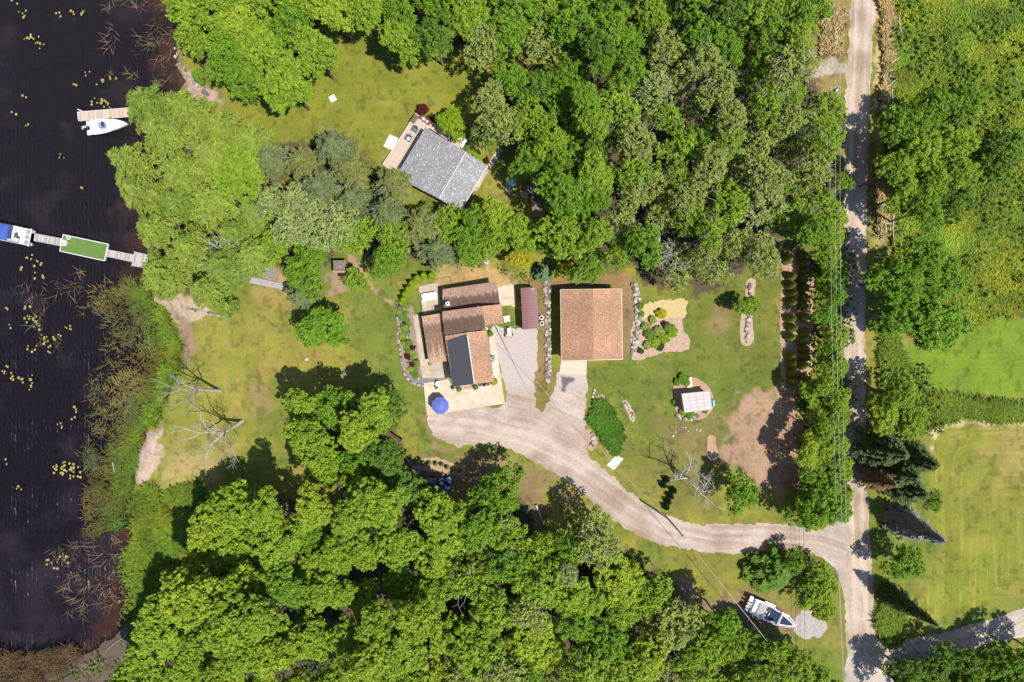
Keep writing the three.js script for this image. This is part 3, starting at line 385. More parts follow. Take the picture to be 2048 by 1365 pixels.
wood('bigWood', 'in the large wood', 32, 56, 9, 17, (x, y, r) => { const silver = Math.hypot((x - 1330) / 1.4, y - 195) < 60 || Math.hypot(x - 1500, y - 400) < 45; if (silver && r() < 0.75) return 'silver'; if (x > 1220 && x < 1600 && y > 90 && y < 545) return choose(r, ['poplar', 'poplar', 'poplar', 'ash']); if (x > 1590) return choose(r, ['ash', 'maple', 'poplar']); return choose(r, ['oak', 'ash', 'ash', 'maple']); }, 9);
wood('roadside', 'in the road verge strip', 22, 32, 6, 9, (x, y, r) => choose(r, ['maple', 'ash', 'ash', 'lime']), 10, 60);
wood('bottomWood', 'in the bottom wood', 40, 66, 11, 20, (x, y, r) => x < 870 && y > 1000 ? choose(r, ['lime', 'lime', 'maple']) : x > 900 ? choose(r, ['ash', 'maple', 'ash', 'poplar']) : choose(r, ['maple', 'ash']), 11);
wood('boatWood', 'south of the trailered boat', 30, 46, 8, 11, (x, y, r) => choose(r, ['maple', 'ash']), 12);
wood('driveTrees', 'west of the driveway turn', 40, 58, 12, 17, (x, y, r) => x > 760 ? 'oak' : choose(r, ['ash', 'maple', 'ash']), 13);
wood('acrossRoad', 'in the roadside thicket', 36, 50, 10, 13, (x, y, r) => choose(r, ['ash', 'oak', 'maple']), 14);
wood('lowerRoad', 'beside the upper hayfield', 42, 60, 11, 14, (x, y, r) => choose(r, ['ash', 'maple', 'ash']), 15);
wood('gateTrees', 'between the two fields', 30, 42, 7, 10, (x, y, r) => choose(r, ['ash', 'maple']), 16);
wood('cornerWood', 'south of the side road', 34, 48, 7, 10, (x, y, r) => choose(r, ['ash', 'oak']), 17);
// single trees
tree('pine', 600, 590, 34, 9, 'pine with pale branches standing alone on the west lawn', 'lawn trees', 901);
tree('maple', 640, 655, 46, 9, 'round green tree just below the lone lawn pine', 'lawn trees', 902, 'lush');
tree('ash', 710, 560, 26, 5, 'small green tree beside the little brown shed', 'lawn trees', 903);
tree('maple', 903, 245, 30, 5, 'round lime green tree at the corner of the grey house deck', 'lawn trees', 904, 'lime');
tree('maple', 1497, 612, 24, 5, 'small round tree growing in the strip of boulders', 'lawn trees', 905);
tree('ash', 1487, 987, 42, 8, 'leafy tree at the foot of the bare earth plot', 'lawn trees', 906);
tree('ash', 1640, 1010, 60, 9, 'big green tree overhanging the driveway mouth', 'lawn trees', 907, 'lush');
tree('poplar', 975, 262, 36, 8, 'pale green small-leaved tree beside the grey house path', 'lawn trees', 908, 'larch2');
tree('maple', 1040, 515, 24, 5, 'golden yellow tree behind the brown roofed house', 'lawn trees', 909, 'gold');
tree('maple', 1130, 535, 22, 5, 'golden yellow tree behind the garage', 'lawn trees', 910, 'gold');
tree('spruce', 1088, 543, 17, 4, 'blue-grey young spruce between the golden trees', 'lawn trees', 911, 'blue');
tree('spruce', 1552, 1150, 44, 5, 'broad tiered evergreen on the island beside the boat', 'lawn trees', 912, 'deep');
tree('ash', 1590, 1125, 28, 5, 'narrow green tree at the tip of the driveway island', 'lawn trees', 913);
tree('ash', 1640, 1175, 46, 6, 'broad green tree on the driveway island near the road', 'lawn trees', 914);
tree('maple', 1650, 1225, 24, 4, 'low yellow-green bush tree beside the grey gravel patch', 'lawn trees', 915, 'yellow');
tree('ash', 1815, 1130, 42, 7, 'bright leafy tree between the two leaning spruces', 'lawn trees', 916, 'lush');
tree('ash', 1690, 362, 20, 5, 'small tree reaching over the gravel road edge', 'lawn trees', 917);
tree('lime', 1835, 370, 26, 6, 'golden green tree in the thicket across the road', 'lawn trees', 918, 'gold');
tree('oak', 2010, 310, 46, 6, 'dark bushy tree at the right edge of the meadow', 'lawn trees', 919);
tree('oak', 1945, 200, 34, 5, 'dark bushy tree in the middle of the meadow', 'lawn trees', 920);
tree('oak', 770, 815, 44, 10, 'dark tree shading the lawn beside the driveway bend', 'lawn trees', 921);
tree('silver', 1135, 1150, 24, 12, 'pale half-bare tree in the middle of the bottom wood', 'lawn trees', 922);
tree('larch', 440, 612, 24, 6, 'low feathery larch at the beach edge', 'lawn trees', 923);
tree('maple', 395, 150, 14, 3, 'small rounded green bush on the top left beach', 'lawn trees', 924, 'lush');
// spruces leaning out of the picture's middle by perspective, beside the lower field
function deadSpruce(px, py, h, R, label, mat, seed) {
  const o = thing('dead_spruce', label, 'tree', at(px, py)), r = rng(seed); part(o, 'trunk', taper([new THREE.Vector3(0, 0, 0), new THREE.Vector3(0.1, h * 0.5, 0), new THREE.Vector3(0, h, 0.1)], 0.24, 0.03, 7), barkG);
  const out = []; for (let k = 0; k < 150; k++) { const f = Math.pow(r(), 0.8) * 0.96, t = r() * 6.283, l = R * (1 - f * 0.9) * rr(r, 0.6, 1.1); out.push(taper([new THREE.Vector3(0, h * f, 0), new THREE.Vector3(Math.cos(t) * l * 0.5, h * f - 0.05 * l, Math.sin(t) * l * 0.5), new THREE.Vector3(Math.cos(t + 0.1) * l, h * f - 0.35 * l, Math.sin(t + 0.1) * l)], 0.035, 0.008, 3)); }
  part(o, 'bare_branches', merged(out), barkP).userData.kind = 'stuff'; const c = part(o, 'crown', GEO.spruce[seed % 2], mat); c.scale.set(R / 2.4, h / 8.9, R / 2.4); return o;
}
deadSpruce(1795, 1040, 12, 2.6, 'grey dying spruce leaning over the lower field', MATS.grey, 1);
deadSpruce(1775, 1185, 13, 1.9, 'thin dark spruce nearest the road junction', MATS.spruce, 2);
tree('spruce', 1790, 905, 40, 10, 'dark spruce at the edge of the shaded roadside clump', 'roadside spruces', 931);
tree('spruce', 1815, 950, 36, 9, 'thick dark spruce in the middle of the roadside clump', 'roadside spruces', 932);
tree('spruce', 1775, 965, 24, 8, 'rust brown spruce next to the road', 'roadside spruces', 933, 'rust');
tree('spruce', 1835, 985, 34, 8, 'green spruce between the rust brown one and the field', 'roadside spruces', 934);
tree('spruce', 1850, 925, 34, 10, 'pointed dark spruce touching the lower field', 'roadside spruces', 935);
tree('ash', 1870, 1005, 22, 4, 'small bright green tree beside the roadside spruces', 'lawn trees', 936, 'lush');

// bare dead trees
function deadTree(px, py, h, dirX, dirZ, label, seed, spread = 1, mat = barkW) {
  const r = rng(seed), o = thing('dead_tree', label, 'tree', at(px, py)), fine = [];
  const grow = (p, d, len, rad, depth, list) => {
    const pts = [p.clone()]; let q = p.clone(), v = d.clone(); const seg = 5;
    for (let k = 0; k < seg; k++) { v.add(new THREE.Vector3(rr(r, -0.16, 0.16), rr(r, -0.06, 0.12), rr(r, -0.16, 0.16))).normalize(); q = q.clone().addScaledVector(v, len / seg); pts.push(q); }
    list.push(taper(pts, rad, rad * 0.5, depth > 2 ? 7 : 4));
    if (depth > 0) { const n = depth > 1 ? 3 : 4; for (let k = 0; k < n; k++) { const e = pts[Math.min(5, 2 + Math.floor(r() * 4))], w = v.clone().add(new THREE.Vector3(rr(r, -1, 1) * spread, rr(r, -0.3, 0.45), rr(r, -1, 1) * spread)).normalize(); grow(e, w, len * rr(r, 0.5, 0.72), rad * 0.5, depth - 1, depth === 1 ? fine : list); } }
  };
  const tr = []; const p0 = new THREE.Vector3(0, 0, 0), d0 = new THREE.Vector3(dirX, 1, dirZ).normalize(), top = d0.clone().multiplyScalar(h * 0.45);
  part(o, 'trunk', taper([p0, d0.clone().multiplyScalar(h * 0.22).add(new THREE.Vector3(0.1, 0, 0.05)), top], 0.26, 0.16, 8), mat);
  for (let k = 0; k < 5; k++) { const L = [], t = k * 1.257 + r(); grow(top.clone().multiplyScalar(rr(r, 0.7, 1)), d0.clone().add(new THREE.Vector3(Math.cos(t) * spread * 0.8, rr(r, -0.1, 0.3), Math.sin(t) * spread * 0.8)).normalize(), h * 0.3, 0.11, 3, L); part(o, 'limb', merged(L), mat); }
  part(o, 'twigs', merged(fine), mat).userData.kind = 'stuff'; return o;
}
deadTree(485, 842, 14, -0.16, 0.22, 'bare white birch on the lawn, casting a long shadow', 21, 0.75);
deadTree(440, 782, 12, -0.28, -0.12, 'bare grey dead tree nearest the reeds', 22, 0.9, barkP);
deadTree(1352, 940, 11, 0.18, 0.1, 'large bare white tree spreading over the lawn near the driveway', 23, 1.25);
deadTree(500, 520, 12, -0.05, 0.1, 'bare white branches standing among the shore larches', 24, 0.9);
deadTree(1300, 520, 13, 0, 0, 'bare pale tree at the south edge of the large wood', 25, 0.9);

// ---------------------------------------------------------------- shrubs and clipped evergreens
const bushGroup = {};
function bush(name, px, py, rp, label, matName, cat = 'shrub', group, hs = 1, geo = 'shrub') {
  const r = rng(px * 3 + py * 7), o = thing(name, label, cat, null, r() * 6.283, group), s = rp * S / 1.5; place(o, px, py, 0.6);
  const st = part(o, 'stem', TRUNK.bush[0], barkD); st.scale.setScalar(s * 0.8); const c = part(o, 'crown', GEO[geo][Math.floor(r() * GEO[geo].length)], MATS[matName], [0, 0.05, 0]); c.scale.set(s, s * hs, s); return o;
}
function cone(name, px, py, rp, h, label, matName, group, geo = 'cone') {
  const r = rng(px * 5 + py * 11), o = thing(name, label, 'evergreen', null, r() * 6.283, group), s = rp * S; place(o, px, py, h * 0.4);
  const st = part(o, 'stem', cyl(0.05, 0.07, h * 0.5, 6), barkD, [0, h * 0.25, 0]); const c = part(o, 'foliage', choose(r, GEO[geo]), MATS[matName]); c.scale.set(s / (geo === 'egg' ? 0.78 : 0.6), h / (geo === 'egg' ? 2.2 : 2), s / (geo === 'egg' ? 0.78 : 0.6)); return o;
}
[[861, 550], [845, 550], [832, 556], [822, 566], [815, 577], [809, 587], [805, 598]].forEach(([x, y], k) => cone('conical_cedar', x, y, 9, 2.3, `lime green conical cedar, ${ORD[k]} of the curved row starting nearest the house`, 'lime', 'curved row of cedars by the house'));
[[818.4, 933.6], [831.5, 927.6], [844.3, 926.9], [857, 927.6], [870.4, 928.2], [882.4, 930.2], [893.1, 935.6], [906.5, 939.6], [918, 941.6]].forEach(([x, y], k) => cone('small_cedar', x, y, 5.6, 1.15, `small conical cedar in the arc above the vehicles, ${ORD[k]} from left`, 'shrub', 'arc of small cedars'));
[[1334, 1016], [1338, 1005], [1343, 994], [1349, 983], [1336, 962], [1329, 972]].forEach(([x, y], k) => cone('dark_cedar', x, y, 8, 2.3, `dark conical cedar beside the big bare tree, ${ORD[k]} of the row`, 'box', 'dark cedars below the bare tree'));
[510, 526, 546, 560, 576, 596, 612, 635, 665, 683, 698, 715, 730, 757].forEach((y, k) => cone('hedge_cedar', 1610 + (k % 3) * 2 - 2, y, 10.5, 2.5, `egg shaped cedar in the road side hedge column, ${ORD[k]} from top`, 'hedge', 'double hedge of cedars', 'egg'));
[[1577, 519], [1584, 553], [1583, 571], [1586, 588], [1584, 606], [1583, 638], [1586, 656], [1582, 674], [1584, 712], [1585, 729], [1586, 748], [1588, 764]].forEach(([x, y], k) => cone('hedge_cedar', x, y, 10.5, 2.5, `egg shaped cedar in the lawn side hedge column, ${ORD[k]} from top`, 'hedge', 'double hedge of cedars', 'egg'));
bush('red_shrub', 845, 219, 11, 'dark red rounded shrub at the deck corner', 'red');
bush('round_shrub', 861, 234, 7, 'small dark green round shrub beside the red bench', 'box');
bush('flowering_shrub', 941, 303, 8, 'yellow-green shrub against the grey house wall', 'yellow');
bush('flowering_shrub', 955, 312, 10, 'larger yellow-green shrub near the grey house path', 'yellow');
bush('red_shrub', 973, 320, 6, 'small red shrub at the grey house corner', 'red');
bush('blue_shrub', 934, 294, 5, 'blue-green low shrub by the deck end', 'blue');
[[1292, 652, 9, 'olive'], [1306, 640, 8, 'olive'], [1324, 628, 10, 'gold'], [1300, 668, 11, 'shrub'], [1318, 662, 10, 'olive'], [1338, 655, 9, 'shrub'], [1345, 664, 11, 'lime'], [1328, 676, 11, 'lime'], [1312, 686, 10, 'yellow'], [1322, 693, 9, 'box'], [1296, 690, 8, 'olive'], [1283, 702, 6, 'box'], [1330, 648, 6, 'red'], [1281, 612, 7, 'shrub'], [1284, 628, 6, 'shrub']].forEach(([x, y, q, m], k) => bush('garden_shrub', x, y, q, `low ${{ olive: 'olive', gold: 'golden', shrub: 'green', lime: 'lime green', yellow: 'yellow-green', box: 'dark green', red: 'red' }[m]} shrub in the pebble bed east of the garage, ${ORD[k]} planted`, m, 'shrub', 'shrubs in the pebble bed', 0.8));
{
  const r = rng(88); let k = 0;
  for (let q = 0; q < 46; q++) { const f = q / 45, y = mix(604, 752, f), x = mix(802, 824, f) + rr(r, -1, 1) * 9 + 8 * sstep(0.5, 1, f); bush('flower_clump', x, y, rr(r, 3.5, 7), `small ${['green', 'yellow-green', 'dark green', 'red', 'blue-green'][q % 5]} plant in the west flower bed, ${k < 25 ? ORD[k] + ' from top' : ORD[45 - k] + ' from bottom'}`, ['shrub', 'yellow', 'lush', 'red', 'blue'][q % 5], 'plant', 'plants in the west flower bed', 0.8); k++; }
}
[[1366, 757, 9], [1372, 764, 9], [1356, 765, 7], [1350, 805, 5], [1368, 824, 8], [1380, 830, 9], [1413, 823, 5]].forEach(([x, y, q], k) => bush('garden_shrub', x, y, q, `leafy green shrub beside the glazed garden shed, ${ORD[k]} going round`, k === 4 ? 'yellow' : 'lush', 'shrub', 'shrubs by the glazed shed'));
bush('orange_shrub', 1040, 590, 3, 'tiny plant at the concrete slab corner', 'yellow');

// ---------------------------------------------------------------- uncountable growth
function blades(seed, n, spread, L, W, lean) { const r = rng(seed), B = new Leaves(); for (let k = 0; k < n; k++) { const t = r() * 6.283, d = spread * Math.sqrt(r()), l = L * rr(r, 0.6, 1.3), a = r() * 6.283, e = lean * rr(r, 0.5, 1.3), x = Math.cos(t) * d, z = Math.sin(t) * d, dx = Math.cos(a) * e, dz = Math.sin(a) * e, w = W * rr(r, 0.7, 1.3) / 2, sx = -Math.sin(a) * w, sz = Math.cos(a) * w, i = B.p.length / 3, c = tint(r, 1, 0.3); B.p.push(x - sx, 0, z - sz, x + sx, 0, z + sz, x + dx * l * 0.5 + sx, l * 0.6, z + dz * l * 0.5 + sz, x + dx * l * 0.5 - sx, l * 0.6, z + dz * l * 0.5 - sz, x + dx * l, l * 0.75, z + dz * l); for (let q = 0; q < 5; q++) B.c.push(...c); B.i.push(i, i + 1, i + 2, i, i + 2, i + 3, i + 3, i + 2, i + 4); } return B.geo(); }
function scatter(name, label, geo, mat, list, cat) { const m = sh(new THREE.InstancedMesh(geo, mat, list.length)), q = new THREE.Object3D(); m.name = name; list.forEach((e, i) => { q.position.set(e[0], e[1], e[2]); q.rotation.set(e[5] || 0, e[3], 0); q.scale.setScalar(e[4]); q.updateMatrix(); m.setMatrixAt(i, q.matrix); if (e[6]) m.setColorAt(i, e[6]); }); tag(m, label, cat, null, 'stuff'); scene.add(m); return m; }
function fill(poly, n, seed, keep, y = 0, s0 = 0.7, s1 = 1.3, rough = n > 700) { const r = rng(seed), b = bounds(poly), out = []; for (let k = 0; k < n; k++) { const x = rr(r, b[0], b[2]), py = rr(r, b[1], b[3]); if (!inPoly(x, py, poly) || (rough && sdPoly(x, py, poly) > 4 - 44 * fbm(x / 21 + 7, py / 21, 3) + 12) || (keep && !keep(x, py, r))) continue; const p = at(x, py), v = fbm(x / 38, py / 38, 3), g = rr(r, 0.6, 1.25) * (n > 2000 ? 0.45 + 1.1 * v : 1), h = rr(r, -0.2, 0.2) + (n > 2000 ? (fbm(x / 55 + 9, py / 55, 3) - 0.5) * 0.7 : 0); out.push([p.x, y, p.z, r() * 6.283, rr(r, s0, s1), 0, lin(g * (1 + h), g, g * (1 - h))]); } return out; }
const grassMat = leafMat(0.2, 0.27, 0.018, 0.25), reedMat = leafMat(0.17, 0.165, 0.04, 0.2), tallMat = leafMat(0.16, 0.235, 0.016, 0.25), strawBlade = leafMat(0.4, 0.3, 0.12, 0.2);
const tuft = blades(71, 18, 0.42, 0.7, 0.16, 0.8), reed = blades(72, 8, 0.6, 0.62, 0.07, 2.2), lush = blades(73, 22, 0.38, 0.75, 0.12, 0.8);
scatter('meadow_grass', 'tall unmown grass of the meadow across the road', tuft, grassMat, fill(meadowPoly, 15000, 1, (x, y, r) => fbm(x / 40, y / 40, 3) > 0.25 + 0.2 * r()), 'grass');
scatter('hedgerow_grass', 'pale tall grass strip between the two fields', lush, tallMat, [...fill(hedgerow, 2600, 2), ...fill([[1770, 640], [1800, 690], [1830, 780], [1790, 800], [1758, 780], [1758, 680]], 900, 21), ...fill([[1765, 1200], [1800, 1230], [1800, 1280], [1775, 1290], [1750, 1240]], 400, 22)], 'grass');
scatter('verge_straw', 'dry straw coloured grass along the road edge', tuft, strawBlade, [...fill([[1756, -40], [1786, -40], [1784, 180], [1768, 240], [1756, 200]], 900, 3), ...fill([[1748, 330], [1786, 330], [1784, 470], [1756, 470]], 300, 31), ...fill([[1645, 20], [1690, 20], [1682, 110], [1640, 110]], 120, 32)], 'grass');
scatter('reeds', 'brown-green reeds standing in the shallow lake margin', reed, reedMat, fill([[150, 560], [260, 560], [310, 600], [362, 660], [366, 720], [350, 770], [328, 830], [290, 880], [262, 1000], [250, 1060], [170, 1080], [150, 900], [160, 700]], 8000, 4, (x, y, r) => { const d = (shoreX(y) - x) * S; return d > -1.2 && Math.exp(-d / 3.6) + 0.04 > r() && d < 13 * (0.3 + 1.3 * fbm(x / 24, y / 24, 3)) && fbm(x / 13, y / 13, 2) > 0.3; }, WATER - 0.2).map((e) => { const q = e[0] / S + CX, d = (shoreX(e[2] / S + CY) - q) * S, k = sstep(6, 1, d + 3 * (fbm(q / 20, e[2], 2) - 0.5)); e[6].multiply(lin(mix(0.95, 0.85, k), mix(0.8, 1.25, k), mix(1, 0.45, k))); return e; }), 'reeds');
scatter('shore_grass', 'bright green grass on the bank by the lake', lush, tallMat, [...fill([[310, 600], [352, 660], [366, 700], [350, 770], [325, 830], [300, 850], [290, 830], [320, 760], [330, 700]], 1600, 5, null, -0.15), ...fill([[262, 1000], [300, 965], [322, 990], [352, 972], [400, 955], [412, 1040], [405, 1100], [330, 1130], [262, 1110]], 2300, 6, (x, y) => fbm(x / 14, y / 14, 3) > 0.44, -0.1), ...fill([[250, 1100], [330, 1110], [390, 1150], [330, 1230], [270, 1250]], 1100, 61, null, -0.1)], 'grass');
scatter('submerged_weed', 'pale strands of weed lying in the shallow water', blades(74, 4, 0.8, 0.6, 0.05, 2.6), leafMat(0.2, 0.14, 0.075, 0.1), [...fill([[195, 0], [345, 0], [340, 160], [300, 170], [220, 150]], 150, 7, (x, y, r) => fbm(x / 26, y / 26, 3) > 0.45, WATER - 0.1), ...fill([[40, 560], [160, 540], [300, 560], [170, 700], [60, 720]], 170, 8, (x, y) => fbm(x / 26, y / 26, 3) > 0.5, WATER - 0.1), ...fill([[90, 1100], [260, 1060], [270, 1200], [140, 1250]], 150, 9, null, WATER - 0.1)], 'water weed');
{
  const pad = new THREE.CircleGeometry(0.17, 7, 0.2, 5.9); pad.rotateX(-Math.PI / 2); const r = rng(99), out = [];
  const cl = [[25, 3, 3], [40, 25, 8], [115, 25, 5], [140, 20, 4], [158, 22, 5], [50, 70, 8], [70, 78, 10], [82, 92, 4], [170, 145, 4], [150, 165, 3], [198, 165, 6], [222, 155, 5], [193, 205, 14], [205, 202, 6], [118, 310, 4], [45, 192, 2], [23, 225, 3], [47, 250, 3], [163, 372, 3], [55, 515, 6], [70, 525, 8], [40, 535, 4], [75, 550, 8], [5, 615, 5], [55, 640, 14], [70, 650, 12], [12, 652, 3], [52, 615, 4], [85, 672, 6], [110, 675, 6], [135, 655, 6], [60, 700, 8], [90, 688, 6], [100, 700, 5], [8, 740, 8], [30, 755, 12], [52, 760, 10], [60, 775, 5], [145, 820, 4], [115, 850, 6], [143, 840, 3], [112, 938, 12], [130, 935, 14], [150, 938, 12], [147, 950, 10], [125, 945, 8], [32, 980, 4], [10, 925, 3], [100, 1130, 12], [120, 1120, 14]];
  for (const [x, y, n] of cl) for (let k = 0; k < n * 0.6; k++) { const p = at(x + rr(r, -1, 1) * (4 + n * 0.7), y + rr(r, -1, 1) * (4 + n * 0.5)), q = r(); out.push([p.x, WATER + 0.012 + 0.004 * (k % 4), p.z, r() * 6.28, rr(r, 0.6, 1.25), 0, q < 0.5 ? lin(1, 1, 0.5) : q < 0.75 ? lin(1.3, 0.9, 0.7) : lin(0.6, 0.9, 0.4)]); }
  scatter('lily_pads', 'yellowish lily pads floating in loose clusters on the lake', pad, std({ color: lin(0.3, 0.26, 0.1), roughness: 0.5, side: THREE.DoubleSide }), out, 'lily pads');
}
{
  const clumpGeo = broadCrown(77, { R: 0.9, Hc: 1.1, n: 8, per: 40, L: 0.3 }); const list = []; let s = 200;
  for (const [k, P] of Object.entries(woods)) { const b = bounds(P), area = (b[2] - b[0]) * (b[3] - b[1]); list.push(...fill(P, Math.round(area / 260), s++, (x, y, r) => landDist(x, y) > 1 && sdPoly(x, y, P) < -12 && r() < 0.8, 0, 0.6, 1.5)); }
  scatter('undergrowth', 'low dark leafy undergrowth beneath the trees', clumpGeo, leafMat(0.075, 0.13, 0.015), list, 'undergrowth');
  scatter('thicket_leaves', 'rough leafy scrub in the meadow and verges', clumpGeo, leafMat(0.13, 0.2, 0.015), [...fill(meadowPoly, 1700, 301, (x, y, r) => fbm(x / 34, y / 34, 4) + 0.18 * sstep(140, 40, Math.abs(y - 310)) > 0.53, 0, 0.5, 1.7), ...fill([[1760, 740], [1850, 740], [1880, 860], [1770, 880]], 260, 302, null, 0, 0.6, 1.5), ...fill([[1630, 480], [1690, 420], [1700, 900], [1690, 1030], [1600, 1040], [1605, 790], [1630, 760]], 420, 303, null, 0, 0.7, 1.6), ...fill([[240, 1130], [330, 1140], [380, 1180], [300, 1260], [250, 1260]], 160, 304, null, 0, 0.6, 1.3), ...fill([[130, 1345], [200, 1310], [262, 1265], [330, 1260], [300, 1390], [100, 1390]], 130, 306, (x, y) => fbm(x / 18, y / 18, 3) > 0.42, 0, 0.4, 1.0), ...fill([[930, 520], [1000, 525], [1050, 545], [1110, 540], [1090, 575], [1060, 565]], 90, 305, null, 0, 0.4, 0.8)], 'scrub');
}
scatter('daylilies', 'dense bright green strap-leaved plants in the bed beside the driveway', blades(75, 30, 0.34, 0.7, 0.11, 0.9), leafMat(0.085, 0.2, 0.012, 0.3), fill([z5(200, 385), z5(330, 395), z5(380, 500), z5(500, 690), z5(545, 800), z5(530, 900), z5(420, 1045), z5(340, 930), z5(200, 740), z5(120, 630)], 620, 10, null, 0.02), 'plants');
// ---------------------------------------------------------------- buildings
function shingles(c, c2, seed, course = 0.14, streak = 0) {
  const w = 512, t = tex(w, w, (i, j) => { const row = Math.floor(j / 9), tab = Math.floor(i / 13 + hash(row, seed) * 7), q = 0.74 + 0.3 * hash(tab, row + seed * 31) + 0.18 * hash(i + seed, j) + 0.16 * (pn(i / 64, j / 64 + seed, 8) - 0.5), e = j % 9 === 0 ? 0.8 : 1, m = hash(tab * 3 + 1, row * 7 + seed) < 0.12 ? 1 : 0, s = streak * sstep(0.5, 0.72, pn(i / 26, j / 170, 3) * 0.6 + pn(i / 9, j / 128, 4) * 0.45); return [0, 1, 2].map((k) => mix(c[k], c2[k], m) * q * e * (1 - 0.62 * s)); });
  t.repeat.set(1 / 7.6, 1 / 7.6); const b = tex(w, w, (i, j) => 0.3 + 0.5 * ((j % 9) / 9) + 0.2 * hash(Math.floor(i / 13), Math.floor(j / 9)), false); b.repeat.copy(t.repeat); return std({ map: t, bumpMap: b, bumpScale: 0.02, roughness: 0.95 });
}
const roofOrange = shingles([0.37, 0.2, 0.112], [0.48, 0.295, 0.18], 1, 0.14, 0.12), roofBrown = shingles([0.3, 0.18, 0.125], [0.38, 0.24, 0.16], 2, 0.14, 1), roofWeathered = shingles([0.4, 0.24, 0.15], [0.5, 0.32, 0.2], 3, 0.14, 0.8), roofGrey = shingles([0.25, 0.235, 0.235], [0.42, 0.4, 0.39], 4), roofDark = shingles([0.2, 0.15, 0.125], [0.27, 0.21, 0.17], 5, 0.14, 0.6);
const sidingCream = flat(0.5, 0.43, 0.34, 0.8), sidingBrown = flat(0.2, 0.13, 0.09, 0.8), sidingGrey = flat(0.42, 0.41, 0.39, 0.8), trimWhite = flat(0.72, 0.7, 0.66, 0.6), charcoal = flat(0.055, 0.055, 0.062, 0.55), blackM = flat(0.02, 0.02, 0.022, 0.5), whiteM = flat(0.78, 0.77, 0.74, 0.45), glassDark = new THREE.MeshPhysicalMaterial({ color: lin(0.03, 0.035, 0.04), roughness: 0.08 }), steel = flat(0.5, 0.5, 0.5, 0.35, { metalness: 0.8 });
const P3 = (f, x, y, h) => at(...f(x, y), h);
function lerpQ(Q, u, v) { return new THREE.Vector3().lerpVectors(new THREE.Vector3().lerpVectors(Q[0], Q[1], u), new THREE.Vector3().lerpVectors(Q[3], Q[2], u), v); }
// a roof slope over the corners a, b, c, d (a-b along the eave or gable), th thick
function slope(parent, name, Q, mat, th = 0.14, lift = 0) {
  const o = parent.position, [a, b, c, d] = Q.map((q) => q.clone().sub(o).add(new THREE.Vector3(0, lift, 0))), pos = [], uv = [], lu = a.distanceTo(b), lv = a.distanceTo(d), dn = new THREE.Vector3(0, -th, 0), lo = [a, b, c, d].map((q) => q.clone().add(dn));
  const quad = (p, q, r, s, u0, v0) => { const t = [[0, 0], [u0, 0], [u0, v0], [0, v0]], L = [p, q, r, s]; for (const k of [0, 2, 1, 0, 3, 2]) { pos.push(L[k].x, L[k].y, L[k].z); uv.push(...t[k]); } };
  quad(a, b, c, d, lu, lv); quad(lo[0], lo[3], lo[2], lo[1], lv, lu); const T = [a, b, c, d]; for (let k = 0; k < 4; k++) { const n = (k + 1) % 4; quad(T[n], T[k], lo[k], lo[n], T[k].distanceTo(T[n]), th); }
  const g = new THREE.BufferGeometry(); g.setAttribute('position', new THREE.Float32BufferAttribute(pos, 3)); g.setAttribute('uv', new THREE.Float32BufferAttribute(uv, 2)); g.computeVertexNormals(); return part(parent, name, g, mat);
}
function wallsUnder(parent, Q, mat, ins) {                                   // four walls under a slope, set in from its edges a-b, b-c, c-d, d-a
  const o = parent.position, lu = Q[0].distanceTo(Q[1]), lv = Q[0].distanceTo(Q[3]), u0 = ins[3] / lu, u1 = 1 - ins[1] / lu, v0 = ins[0] / lv, v1 = 1 - ins[2] / lv, T = [[u0, v0], [u1, v0], [u1, v1], [u0, v1]].map(([u, v]) => lerpQ(Q, u, v).sub(o).add(new THREE.Vector3(0, -0.15, 0)));
  for (let k = 0; k < 4; k++) { const a = T[k], b = T[(k + 1) % 4]; if (ins[k] < 0.02) continue; const g = new THREE.BufferGeometry(); g.setAttribute('position', new THREE.Float32BufferAttribute([a.x, 0, a.z, b.x, 0, b.z, b.x, b.y, b.z, a.x, a.y, a.z], 3)); g.setIndex([0, 1, 2, 0, 2, 3]); g.computeVertexNormals(); part(parent, 'wall', g, mat); }
  return T;
}
function onWall(parent, T, k, f, y, w, h, name, mat, trim = trimWhite) {     // a door or window on wall k of T
  const a = T[k], b = T[(k + 1) % 4], p = new THREE.Vector3().lerpVectors(a, b, f), ang = -Math.atan2(b.z - a.z, b.x - a.x), n = part(parent, name, box(w + 0.16, h + 0.16, 0.1, 0.015), trim, [p.x, y, p.z], [0, ang, 0]);
  part(n, name === 'window' ? 'pane' : 'door_leaf', box(w, h, 0.12, 0.01), mat); return n;
}
